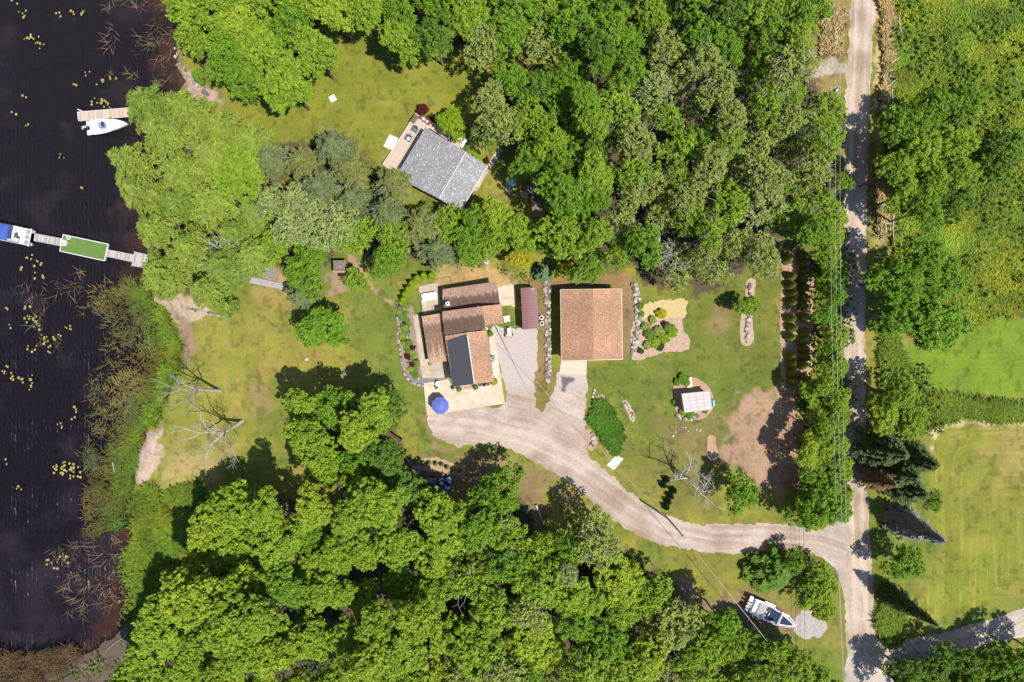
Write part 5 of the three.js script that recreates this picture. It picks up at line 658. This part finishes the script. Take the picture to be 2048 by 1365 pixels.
{
  const b1 = (x, y) => [x / 4.203, 420 + y / 4.203], walk = (name, label, c, n, h, mats, rail = true) => { const q = c.map(([x, y]) => P3(b1, x, y, h)), o = thing(name, label, 'dock', P3(b1, ...c[0], 0)); planked(o, q, n, mats); if (rail) rails(o, q, greyM[2]); for (const k of [0, 1, 2, 3]) part(o, 'post', cyl(0.06, 0.06, 1.6, 7), greyM[1], q[k].clone().sub(o.position).add(new THREE.Vector3(0, -0.75, 0)).toArray()); return o; };
  walk('dock_gangway', 'narrow grey plank gangway beside the pontoon boat', [[292, 200], [530, 246], [518, 304], [282, 258]], 16, 0.12, greyM); walk('dock_gangway', 'narrow grey plank gangway from the shore platform to the green raft', [[895, 334], [1122, 378], [1108, 436], [884, 388]], 16, 0.12, greyM);
  walk('dock_platform', 'square grey plank platform at the shore end of the dock', [[1125, 350], [1240, 376], [1216, 490], [1100, 470]], 9, 0.25, greyM, false); walk('dock_gangway', 'pale shore ramp half under the larches', [[1240, 400], [1500, 440], [1490, 490], [1230, 450]], 16, 0.2, greyM);
  const q = [[528, 208], [906, 288], [876, 428], [500, 346]].map(([x, y]) => P3(b1, x, y, 0.2)), o = thing('floating_raft', 'floating raft decked in green artificial turf with white edging', 'raft', P3(b1, 700, 318, 0)), turf = std({ color: lin(0.2, 0.35, 0.065), map: rep(grainTex(31, 0.35), 0.5), roughness: 1 });
  slope(o, 'turf', q, turf, 0.03, 0.03); slope(o, 'float_base', q, flat(0.3, 0.28, 0.26, 0.8), 0.4, -0.01); for (const [a, b] of [[0, 1], [1, 2], [2, 3], [3, 0]]) part(o, 'edge_trim', tube([q[a].clone().sub(o.position).add(new THREE.Vector3(0, 0.05, 0)), q[b].clone().sub(o.position).add(new THREE.Vector3(0, 0.05, 0))], a === 0 || a === 1 || a === 2 ? 0.07 : 0.05, 4, 2), whiteM);
  const e = P3(b1, 535, 278, 0.25).sub(o.position); part(o, 'landing_plate', new THREE.CylinderGeometry(0.5, 0.5, 0.04, 18), greyM[2], e.toArray()); const rg = P3(b1, 572, 232, 0.33).sub(o.position); part(o, 'mooring_ring', new THREE.TorusGeometry(0.26, 0.07, 6, 18), whiteM, rg.toArray(), [Math.PI / 2, 0, 0.2]);
}
// ---------------------------------------------------------------- boats (bow towards +x)
function hullGeo(L, B, h, sheer = 0.25, cut = 3) {
  const n = 18, secs = []; for (let i = 0; i <= n; i++) { const t = i / n, w = B / 2 * Math.pow(Math.max(0, 1 - Math.pow(t, cut)), 0.8) * (0.9 + 0.1 * Math.min(1, t * 6)) + 0.015, x = -L / 2 + L * t, y = h + sheer * t * t, k = -0.3 + 0.55 * Math.pow(t, 4); secs.push([[x, k, 0], [x, k * 0.4 + 0.05, w * 0.78], [x, y, w], [x, y + 0.03, w - 0.03], [x, y, Math.max(0.005, w - 0.16)], [x, y - 0.16, Math.max(0.004, w - 0.2)], [x, y - 0.16, 0]]); }
  const pos = [], idx = [], m = 7; for (const s of [1, -1]) { const o = pos.length / 3; for (const c of secs) for (const [x, y, z] of c) pos.push(x, y, z * s); for (let i = 0; i < n; i++) for (let k = 0; k < m - 1; k++) { const a = o + i * m + k, b = a + 1, c = a + m, d = c + 1; s > 0 ? idx.push(a, b, c, b, d, c) : idx.push(a, c, b, b, c, d); } const c0 = o; for (let k = 1; k < m - 1; k++) s > 0 ? idx.push(c0, c0 + k + 1, c0 + k) : idx.push(c0, c0 + k, c0 + k + 1); }
  const g = new THREE.BufferGeometry(); g.setAttribute('position', new THREE.Float32BufferAttribute(pos, 3)); g.setIndex(idx); g.computeVertexNormals(); return g;
}
const gel = new THREE.MeshPhysicalMaterial({ color: lin(0.8, 0.8, 0.78), roughness: 0.3, clearcoat: 0.4, side: THREE.DoubleSide }), navy = flat(0.014, 0.022, 0.06, 0.9);
function deckCover(L, B, x0, x1, y, inset, cut, Lb) { const s = [], n = 14; for (let i = 0; i <= n; i++) { const x = mix(x0, x1, i / n), t = (x + Lb / 2) / Lb; s.push([x, Math.max(0.02, B / 2 * Math.pow(Math.max(0, 1 - Math.pow(t, cut)), 0.8) - inset)]); } const sp = new THREE.Shape([...s.map(([x, w]) => new THREE.Vector2(x, w)), ...s.reverse().map(([x, w]) => new THREE.Vector2(x, -w))]); const g = new THREE.ExtrudeGeometry(sp, { depth: 0.06, bevelEnabled: true, bevelSize: 0.03, bevelThickness: 0.03, bevelSegments: 1 }); g.rotateX(-Math.PI / 2); g.translate(0, y, 0); return g; }
{
  const a = at(181, 256), b = at(253, 248), L = a.distanceTo(b) + 0.35, o = thing('motor_boat', 'white open motor boat moored at the brown wooden dock', 'boat', new THREE.Vector3((a.x + b.x) / 2, WATER, (a.z + b.z) / 2), -Math.atan2(b.z - a.z, b.x - a.x));
  part(o, 'hull', hullGeo(L, 2.25, 0.5, 0.25, 2.6), gel); part(o, 'cockpit_floor', deckCover(L, 2.25, -L / 2 + 0.3, L / 2 - 0.9, 0.36, 0.26, 2.6, L), flat(0.7, 0.7, 0.68, 0.5));
  const con = part(o, 'console', box(0.8, 0.9, 0.85, 0.15), flat(0.2, 0.27, 0.4, 0.6), [-0.7, 0.85, 0]); part(con, 'windscreen', box(0.08, 0.45, 0.8), glassDark, [0.35, 0.5, 0], [0, 0, 0.35]); part(o, 'seat', box(0.45, 0.35, 0.9, 0.08), flat(0.6, 0.6, 0.58, 0.6), [-1.45, 0.6, 0]); part(o, 'bow_seat', box(0.9, 0.25, 0.9, 0.08), flat(0.68, 0.67, 0.63, 0.6), [1.1, 0.55, 0]);
  for (const s of [-1, 1]) part(o, 'stern_deck', box(0.55, 0.12, 0.75), gel, [-L / 2 - 0.12, 0.36, s * 0.68]); const en = part(o, 'outboard_motor', box(0.75, 0.4, 0.42, 0.12), flat(0.03, 0.035, 0.045, 0.4), [-L / 2 - 0.35, 0.85, 0]); part(en, 'cowl_cap', box(0.45, 0.06, 0.3, 0.02), flat(0.5, 0.52, 0.55, 0.4), [0.02, 0.22, 0]); part(en, 'lower_unit', box(0.25, 1.1, 0.14, 0.04), flat(0.03, 0.035, 0.045, 0.4), [-0.2, -0.7, 0]); part(en, 'skeg', box(0.22, 0.1, 0.45, 0.03), whiteM, [-0.42, -0.05, 0]);
  for (const s of [-1, 1]) part(o, 'bow_rail', tube([new THREE.Vector3(-0.2, 0.62, s * 1.05), new THREE.Vector3(0.9, 0.85, s * 0.9), new THREE.Vector3(L / 2 - 0.3, 0.95, s * 0.2)], 0.025, 5, 10), steel);
}
{
  const a = at(1497.5, 1204), b = at(1581, 1244), L = a.distanceTo(b), pos = new THREE.Vector3((a.x + b.x) / 2, 0.75, (a.z + b.z) / 2).multiplyScalar(1); pos.y = 0.8; const turn = -Math.atan2(b.z - a.z, b.x - a.x), o = thing('cabin_cruiser', 'white cruiser with navy covers parked on a trailer', 'boat', pos, turn);
  part(o, 'hull', hullGeo(L, 2.45, 0.75, 0.3, 2.8), gel); part(o, 'bow_cover', deckCover(L, 2.45, L / 2 - 2.25, L / 2 - 0.55, 0.92, 0.27, 2.8, L), navy); part(o, 'cockpit_cover', deckCover(L, 2.45, -0.95, L / 2 - 2.75, 0.84, 0.25, 2.8, L), navy); part(o, 'engine_deck', box(1.45, 0.1, 1.75), flat(0.3, 0.29, 0.29, 0.8), [-1.75, 0.78, 0]);
  part(o, 'red_seat', box(0.4, 0.18, 0.5, 0.05), flat(0.12, 0.01, 0.02, 0.7), [-1.05, 0.9, -0.55]); part(o, 'windscreen', box(0.28, 0.35, 1.9, 0.05), new THREE.MeshPhysicalMaterial({ color: lin(0.5, 0.56, 0.52), roughness: 0.12 }), [L / 2 - 2.5, 1.1, 0], [0, 0, 0.5]); for (const s of [-1, 1]) part(o, 'windscreen_side', box(0.9, 0.3, 0.06, 0.01), trimWhite, [L / 2 - 2.95, 1.05, s * 1.02], [0, s * 0.12, 0]);
  part(o, 'transom_bench', box(0.5, 0.12, 1.9), whiteM, [-L / 2 + 0.45, 0.82, 0]); for (const s of [-1, 1]) part(o, 'swim_platform', box(0.65, 0.1, 0.8), gel, [-L / 2 - 0.28, 0.35, s * 0.75]); part(o, 'stern_drive', box(0.6, 0.5, 0.3, 0.08), flat(0.6, 0.6, 0.6, 0.4), [-L / 2 - 0.35, 0.25, 0]); part(o, 'tow_bar', tube([new THREE.Vector3(-1.0, 0.95, -0.95), new THREE.Vector3(-1.0, 1.35, -0.5), new THREE.Vector3(-1.0, 1.35, 0.5), new THREE.Vector3(-1.0, 0.95, 0.95)], 0.03, 5, 10), steel); part(o, 'bow_rail', tube([new THREE.Vector3(L / 2 - 1.6, 1.2, 0.8), new THREE.Vector3(L / 2 - 0.1, 1.4, 0), new THREE.Vector3(L / 2 - 1.6, 1.2, -0.8)], 0.025, 5, 12), steel);
  const t = thing('boat_trailer', 'galvanised boat trailer under the white cruiser', 'trailer', new THREE.Vector3(pos.x, 0, pos.z), turn); for (const s of [-1, 1]) { part(t, 'frame_rail', box(L * 0.8, 0.12, 0.1), steel, [0, 0.48, s * 0.75]); part(t, 'tongue_bar', tube([new THREE.Vector3(L * 0.38, 0.48, s * 0.75), new THREE.Vector3(L / 2 + 0.75, 0.48, 0.02 * s)], 0.06, 5, 2), steel); for (const x of [-1.1, -0.35]) { const w = part(t, 'wheel', new THREE.TorusGeometry(0.24, 0.1, 8, 18), blackM, [x, 0.34, s * 1.15]); part(w, 'rim', cyl(0.17, 0.17, 0.1, 14), whiteM, [0, 0, 0], [Math.PI / 2, 0, 0]); } part(t, 'mudguard', box(1.7, 0.05, 0.28), steel, [-0.72, 0.72, s * 1.15]); } part(t, 'jack', cyl(0.05, 0.05, 0.6, 8), steel, [L / 2 + 0.55, 0.3, 0.25]); part(t, 'crossbar', box(0.1, 0.1, 1.6), steel, [-1.4, 0.5, 0]); part(t, 'crossbar', box(0.1, 0.1, 1.6), steel, [1.2, 0.5, 0]);
}
{
  const b1 = (x, y) => [x / 4.203, 420 + y / 4.203], o = thing('pontoon_boat', 'pontoon boat with a blue canopy at the end of the dock', 'boat', P3(b1, 88, 200, WATER), -0.205); o.position.y = WATER;
  const alu = flat(0.62, 0.62, 0.63, 0.4, { metalness: 0.3 }); for (const s of [-1, 1]) { const tb = part(o, 'pontoon', new THREE.CapsuleGeometry(0.32, 6.8, 6, 14), steel, [0, 0.12, s * 0.95], [0, 0, Math.PI / 2]); part(o, 'side_fence', box(5.8, 0.6, 0.06), whiteM, [-0.6, 0.85, s * 1.22]); part(o, 'top_rail', tube([new THREE.Vector3(-3.5, 1.18, s * 1.22), new THREE.Vector3(2.3, 1.18, s * 1.22)], 0.035, 5, 2), whiteM); }
  part(o, 'deck', box(6.9, 0.1, 2.5), alu, [-0.1, 0.5, 0]); part(o, 'canopy', (() => { const g = new THREE.BoxGeometry(2.7, 0.05, 2.25, 14, 1, 10), p = g.attributes.position; for (let i = 0; i < p.count; i++) { const u = p.getX(i) / 1.35, v = p.getZ(i) / 1.125; p.setY(i, p.getY(i) + 0.22 * (1 - v * v) - 0.03 * Math.cos(u * 9)); } g.computeVertexNormals(); return g; })(), flat(0.05, 0.09, 0.34, 0.8), [0.05, 2.3, 0]); for (const [x, s] of [[-1.1, 1], [-1.1, -1], [1.45, 1], [1.45, -1]]) part(o, 'canopy_pole', tube([new THREE.Vector3(x * 0.55, 1.0, s * 1.2), new THREE.Vector3(x - 0.05, 2.35, s * 1.1)], 0.03, 5, 2), steel);
  part(o, 'helm', box(0.45, 0.7, 0.7, 0.08), flat(0.06, 0.06, 0.07, 0.5), [1.65, 0.9, 0.1]); part(o, 'helm_seat', box(0.55, 0.55, 0.6, 0.1), flat(0.55, 0.52, 0.46, 0.7), [1.75, 0.8, 0.75]); part(o, 'bench', box(0.6, 0.45, 1.9, 0.08), flat(0.58, 0.58, 0.56, 0.7), [-2.4, 0.78, 0]); part(o, 'deck_table', box(0.5, 0.05, 0.85), whiteM, [2.05, 1.0, -0.3]); part(o, 'front_gate', box(0.06, 0.6, 2.4), whiteM, [2.35, 0.85, 0]); for (const z of [-0.8, 0, 0.8]) part(o, 'boarding_step', box(0.75, 0.08, 0.62), flat(0.28, 0.22, 0.19, 0.8), [2.95, 0.52, z]); for (const s of [-1, 1]) part(o, 'bow_post', cyl(0.09, 0.09, 0.5, 8), flat(0.6, 0.5, 0.42, 0.8), [3.45, 0.6, s * 1.05]); part(o, 'dock_bar', box(0.12, 0.12, 2.7), whiteM, [3.35, 0.6, 0]);
}
// ---------------------------------------------------------------- patio furniture and yard things
{
  const o = thing('patio_umbrella', 'large blue octagonal patio umbrella', 'umbrella', at(883.5, 809)), g = new THREE.ConeGeometry(1.32, 0.5, 8, 1, true); part(o, 'canopy', g, flat(0.085, 0.11, 0.36, 0.85, { side: THREE.DoubleSide }), [0, 2.5, 0], [0, 0.39, 0]); part(o, 'pole', cyl(0.03, 0.03, 2.75, 8), trimWhite, [0, 1.375, 0]); part(o, 'base', cyl(0.3, 0.35, 0.12, 16), blackM, [0, 0.06, 0]); part(o, 'finial', new THREE.SphereGeometry(0.05, 8, 6), blackM, [0, 2.77, 0]); for (let k = 0; k < 8; k++) { const t = k * Math.PI / 4 + 0.39 + Math.PI / 2 * 0; part(o, 'rib', tube([new THREE.Vector3(0, 2.77, 0), new THREE.Vector3(Math.sin(t) * 1.33, 2.265, Math.cos(t) * 1.33)], 0.018, 4, 2), flat(0.25, 0.32, 0.62, 0.7)); part(o, 'vent_stripe', tube([new THREE.Vector3(Math.sin(t + 0.3) * 0.3, 2.67, Math.cos(t + 0.3) * 0.3), new THREE.Vector3(Math.sin(t + 0.3) * 0.62, 2.545, Math.cos(t + 0.3) * 0.62)], 0.025, 4, 2), flat(0.4, 0.46, 0.7, 0.7)); }
  const t = thing('bistro_table', 'small round white table on the patio', 'table', P3(z3, 572, 840, 0)); part(t, 'table_top', cyl(0.36, 0.36, 0.04, 24), whiteM, [0, 0.72, 0]); part(t, 'stem', cyl(0.04, 0.04, 0.7, 8), blackM, [0, 0.36, 0]); part(t, 'foot', cyl(0.22, 0.25, 0.04, 16), blackM, [0, 0.02, 0]);
  const c = thing('bistro_chair', 'brown slatted chair beside the round white table', 'chair', P3(z3, 545, 885, 0), 0.6); for (let k = 0; k < 4; k++) part(c, 'slat', box(0.5, 0.03, 0.11), flat(0.2, 0.15, 0.12, 0.8), [0, 0.44, -0.2 + 0.13 * k]); part(c, 'backrest', box(0.5, 0.45, 0.05), flat(0.2, 0.15, 0.12, 0.8), [0, 0.7, 0.26], [0.2, 0, 0]); for (const [x, z] of [[1, 1], [1, -1], [-1, 1], [-1, -1]]) part(c, 'leg', box(0.04, 0.44, 0.04), blackM, [x * 0.22, 0.22, z * 0.2]);
  const pot = (px, py, rp, label, mat, h = 0.4) => { const p = thing('flower_pot', label, 'pot', P3(z3, px, py, 0.1), 0, 'pots on the patio'); part(p, 'pot', new THREE.LatheGeometry([[0.01, 0], [0.7, 0], [0.95, 0.9], [1, 1], [0.85, 1], [0.8, 0.85], [0.01, 0.85]].map(([x, y]) => new THREE.Vector2(x * rp, y * h)), 14), blackM); if (mat) { const f = part(p, 'plant', GEO.shrub[0], MATS[mat], [0, h * 0.7, 0]); f.scale.setScalar(rp * 0.85); } };
  pot(1125, 860, 0.22, 'black pot, left of the pair by the south wall', null); pot(1230, 850, 0.22, 'black pot, right of the pair by the south wall', null); pot(1178, 855, 0.2, 'dark leafy pot between the two black pots', 'red'); pot(765, 895, 0.2, 'black pot at the west corner of the south wall', 'box'); pot(850, 915, 0.3, 'clipped green ball in a pot left of the patio door', 'shrub', 0.25); pot(1066, 890, 0.3, 'clipped green ball in a pot right of the patio door', 'shrub', 0.25); pot(1310, 815, 0.4, 'pot of yellow flowers at the house corner', 'gold', 0.25); pot(1260, 185, 0.33, 'green ball shrub in a pot by the east wall', 'shrub', 0.3); pot(295, 552, 0.25, 'round pot at the edge of the west flower bed', 'lush', 0.3); pot(465, 585, 0.17, 'small potted plant at the foot of the west wing', 'olive', 0.25);
  const dm = thing('door_mat', 'pinkish brown mat by the patio door', 'mat', P3(z3, 955, 895, 0.11), 0.13); part(dm, 'mat', box(1.3, 0.025, 0.4, 0), flat(0.38, 0.22, 0.16, 1)); part(dm, 'border', box(1.4, 0.015, 0.48, 0), flat(0.3, 0.16, 0.11, 1));
  const gr = thing('barbecue_grill', 'black barbecue with a pale ring lid by the east wall', 'grill', P3(z3, 1298, 508, 0.1), 0.1); part(gr, 'kettle', new THREE.SphereGeometry(0.32, 18, 10), blackM, [0, 0.75, 0]); part(gr, 'ring', new THREE.TorusGeometry(0.24, 0.05, 8, 22), trimWhite, [0, 0.98, 0], [Math.PI / 2, 0, 0]); part(gr, 'side_shelf', box(0.45, 0.04, 0.9), blackM, [-0.1, 0.6, 0.1]); part(gr, 'tray', box(0.25, 0.04, 0.2), trimWhite, [0.32, 0.6, -0.15]); part(gr, 'tray', box(0.3, 0.04, 0.18), trimWhite, [0.05, 0.64, 0.5]); for (const [x, z] of [[1, 1], [1, -1], [-1, 0]]) part(gr, 'leg', tube([new THREE.Vector3(x * 0.15, 0.6, z * 0.15), new THREE.Vector3(x * 0.3, 0, z * 0.3)], 0.025, 5, 2), blackM);
  const cart = thing('garden_cart', 'dark garden cart carrying a white tub in the gravel yard', 'cart', P3(z2, 1500, 950, 0), 0.1); part(cart, 'bed', box(0.95, 0.12, 1.45), flat(0.4, 0.36, 0.33, 0.7), [0, 0.42, 0]); part(cart, 'basin', new THREE.CapsuleGeometry(0.34, 0.55, 5, 14), flat(0.06, 0.06, 0.065, 0.6), [-0.08, 0.52, -0.1], [Math.PI / 2, 0, 0]); part(cart, 'white_tub', box(0.55, 0.35, 1.05, 0.12), whiteM, [0.06, 0.75, 0]); for (const s of [-1, 1]) { const w = part(cart, 'wheel', new THREE.TorusGeometry(0.2, 0.07, 8, 16), blackM, [s * 0.56, 0.27, 0.5], [0, Math.PI / 2, 0]); part(w, 'hub', cyl(0.08, 0.08, 0.08, 10), steel, [0, 0, 0], [Math.PI / 2, 0, 0]); part(cart, 'handle', tube([new THREE.Vector3(s * 0.35, 0.45, 0.7), new THREE.Vector3(s * 0.3, 0.6, 1.05)], 0.03, 5, 2), flat(0.3, 0.15, 0.08, 0.8)); part(cart, 'stand_leg', box(0.06, 0.4, 0.06), blackM, [s * 0.4, 0.2, -0.6]); }
  for (const [x, y, l] of [[370, 570, 'upper'], [376, 638, 'lower']]) { const b = thing('white_barrel', `${l} of the two open white barrels beside the red shed`, 'barrel', P3(z4, x, y, 0)); part(b, 'drum', new THREE.LatheGeometry([[0.01, 0.02], [0.33, 0], [0.36, 0.4], [0.34, 0.8], [0.24, 0.82], [0.22, 0.78], [0.2, 0.1], [0.01, 0.1]].map(([q, w]) => new THREE.Vector2(q, w)), 20), whiteM); part(b, 'hose_coil', new THREE.TorusGeometry(0.13, 0.05, 6, 16), blackM, [0, 0.7, 0], [Math.PI / 2, 0, 0]); part(b, 'inside', cyl(0.2, 0.2, 0.02, 16), blackM, [0, 0.45, 0]); }
  const wl = thing('wire_arch', 'thin metal rail frame standing on the straw behind the house', 'frame', P3(z2, 700, 260, 0)); for (const [a, b2] of [[[540, 275], [740, 235]], [[740, 235], [785, 340]], [[310, 400], [365, 640]]]) part(wl, 'rail', tube([P3(z2, ...a, 0.9).sub(wl.position), P3(z2, ...b2, 0.9).sub(wl.position)], 0.03, 5, 2), steel); for (const a of [[540, 275], [740, 235], [785, 340], [310, 400], [365, 640]]) part(wl, 'post', cyl(0.03, 0.03, 0.9, 6), steel, P3(z2, ...a, 0.45).sub(wl.position).toArray());
}
// quad bikes and carts parked above the bottom wood
{
  const z8 = (x, y) => [790 + x / 7.465, 880 + y / 7.465], tr = thing('utility_trailer', 'small pale utility trailer at the left of the parked vehicles', 'trailer', P3(z8, 525, 595, 0), -0.05); part(tr, 'bed', box(1.15, 0.08, 0.75), flat(0.45, 0.35, 0.3, 0.8), [0, 0.45, 0]); for (const s of [-1, 1]) { part(tr, 'side_panel', box(1.15, 0.28, 0.04), flat(0.1, 0.09, 0.09, 0.6), [0, 0.58, s * 0.38]); const w = part(tr, 'wheel', new THREE.TorusGeometry(0.19, 0.07, 8, 16), blackM, [0, 0.26, s * 0.48]); part(w, 'hub', cyl(0.1, 0.1, 0.06, 10), steel, [0, 0, 0], [Math.PI / 2, 0, 0]); } part(tr, 'tailgate', box(0.04, 0.28, 0.75), flat(0.1, 0.09, 0.09, 0.6), [-0.58, 0.58, 0]); part(tr, 'drawbar', box(0.6, 0.06, 0.06), blackM, [0.85, 0.42, 0]);
  const quad = (px, py, turn, label, body, rack) => { const o = thing('quad_bike', label, 'quad bike', P3(z8, px, py, 0), turn, 'quad bikes by the small cedars'); part(o, 'body', box(1.35, 0.3, 0.4, 0.1), body, [0, 0.62, 0]); part(o, 'seat', box(0.6, 0.14, 0.32, 0.05), blackM, [-0.15, 0.82, 0]); for (const s of [-1, 1]) { for (const x of [-0.5, 0.52]) { const w = part(o, 'wheel', new THREE.TorusGeometry(0.2, 0.11, 8, 16), blackM, [x, 0.3, s * 0.42]); part(w, 'rim', cyl(0.12, 0.12, 0.1, 10), steel, [0, 0, 0], [Math.PI / 2, 0, 0]); } part(o, 'front_fender', box(0.5, 0.06, 0.32, 0.02), body, [0.52, 0.68, s * 0.36]); part(o, 'rear_fender', box(0.55, 0.06, 0.32, 0.02), body, [-0.5, 0.68, s * 0.36]); } part(o, 'front_rack', box(0.4, 0.04, 0.7), rack, [0.6, 0.85, 0]); part(o, 'rear_rack', box(0.45, 0.04, 0.75), rack, [-0.6, 0.85, 0]); part(o, 'handlebar', tube([new THREE.Vector3(0.2, 0.98, -0.38), new THREE.Vector3(0.28, 1.02, 0), new THREE.Vector3(0.2, 0.98, 0.38)], 0.025, 5, 8), blackM); };
  const blue = flat(0.05, 0.16, 0.5, 0.4); quad(650, 615, 0, 'grey quad bike hitched behind the utility trailer', flat(0.25, 0.28, 0.33, 0.45), flat(0.12, 0.13, 0.15, 0.5)); quad(760, 605, 0.1, 'blue and white quad bike in the middle of the parked vehicles', flat(0.35, 0.45, 0.75, 0.4), whiteM); quad(800, 640, 1.4, 'blue quad bike at the right of the parked vehicles', blue, flat(0.4, 0.5, 0.7, 0.5)); quad(735, 770, 1.2, 'bright blue quad bike half under the trees', flat(0.03, 0.25, 0.75, 0.4), blackM);
}
// ---------------------------------------------------------------- poles, wires, fence remains
function pole(px, py, h, label, arm, turn = 0) { const o = thing('utility_pole', label, 'pole', at(px, py), turn), w = flat(0.3, 0.25, 0.2, 0.9); part(o, 'post', cyl(0.11, 0.16, h, 10), w, [0, h / 2, 0]); if (arm) { part(o, 'crossarm', box(1.5, 0.12, 0.12), w, [-0.35, h - 0.35, 0]); for (const x of [-1, -0.35, 0.3]) part(o, 'insulator', cyl(0.04, 0.06, 0.18, 8), trimWhite, [x, h - 0.2, 0]); const t = part(o, 'transformer', cyl(0.2, 0.2, 0.6, 12), flat(0.4, 0.42, 0.43, 0.5), [0.3, h - 1.3, 0]); part(t, 'bushing', cyl(0.03, 0.04, 0.2, 6), trimWhite, [0, 0.38, 0]); } return o; }
pole(1617, 221, 9.5, 'wooden utility pole with a crossarm beside the gravel road', true); pole(1648, 1420, 9.5, 'wooden utility pole beyond the bottom edge of the road', true); pole(1334, 1036, 10, 'utility pole at the bend of the driveway', false);
const wireM = flat(0.42, 0.4, 0.36, 0.6);
function wire(a, b, sag, label, r = 0.021) { const pts = Array.from({ length: 17 }, (_, k) => { const t = k / 16, p = new THREE.Vector3().lerpVectors(a, b, t); p.y -= sag * 4 * t * (1 - t); return p; }), o = sh(new THREE.Mesh(tube(pts, r, 4, 48), wireM)); o.name = numbered('power_line'); tag(o, label, 'wire', 'overhead wires'); scene.add(o); }
const pA = at(1617, 221), pB = at(1648, 1420), pC = at(1334, 1036), V = (p, x, y) => new THREE.Vector3(p.x + x, y, p.z);
[[-1, 9.5, 'westernmost'], [-0.35, 9.55, 'middle'], [0.3, 9.5, 'easternmost']].forEach(([x, y, l]) => { wire(V(pA, x, y), V(pB, x, y), 1.7, `${l} overhead wire running beside the road`); wire(V(pA, x, y), new THREE.Vector3(pA.x + x + 0.9, y, pA.z - 60), 1.2, `${l} overhead wire crossing the top road verge`); });
wire(V(pA, 0, 6.8), V(pB, 0, 6.8), 1.2, 'thick low cable running beside the road', 0.026); wire(V(pC, 0, 9.8), V(pB, -0.5, 8.8), 1.2, 'service wire running from the driveway pole past the boat'); wire(V(pC, 0, 9.3), V(pB, -0.3, 8.2), 1.4, 'lower service wire past the boat', 0.02); wire(V(pC, 0, 9.8), at(1002, 690, 4), 1.5, 'service wire from the driveway pole to the brown house', 0.02);
const postM = flat(0.5, 0.46, 0.4, 0.9);
function rail(a, b, label) { const p = at(...a), q = at(...b), o = thing('fence_rail', label, 'fence', p.clone()); part(o, 'rail', tube([new THREE.Vector3(0, 0.8, 0), q.clone().sub(p).add(new THREE.Vector3(0, 0.8, 0))], 0.06, 5, 2), postM); for (const w of [p, q]) part(o, 'post', cyl(0.06, 0.08, 1.1, 7), postM, [w.x - p.x, 0.55, w.z - p.z]); }
rail([1793, 36], [1797, 70], 'pale fence rail at the top of the meadow'); rail([1777, 130], [1793, 119], 'leaning fence rail across the straw verge'); rail([1767, 180], [1786, 164], 'short fence rail at the foot of the straw verge'); rail([1779, 180], [1784, 268], 'long fence rail beside the shaded verge'); rail([1757, 447], [1780, 450], 'cross rail of the wooden gate frame'); rail([1781, 432], [1782, 478], 'upright side of the wooden gate frame'); rail([1766, 450], [1767, 472], 'short inner bar of the wooden gate frame');

scene.traverse((o) => { if (o.isMesh && !o.name) o.name = 'detail'; });
renderer.render(scene, camera);
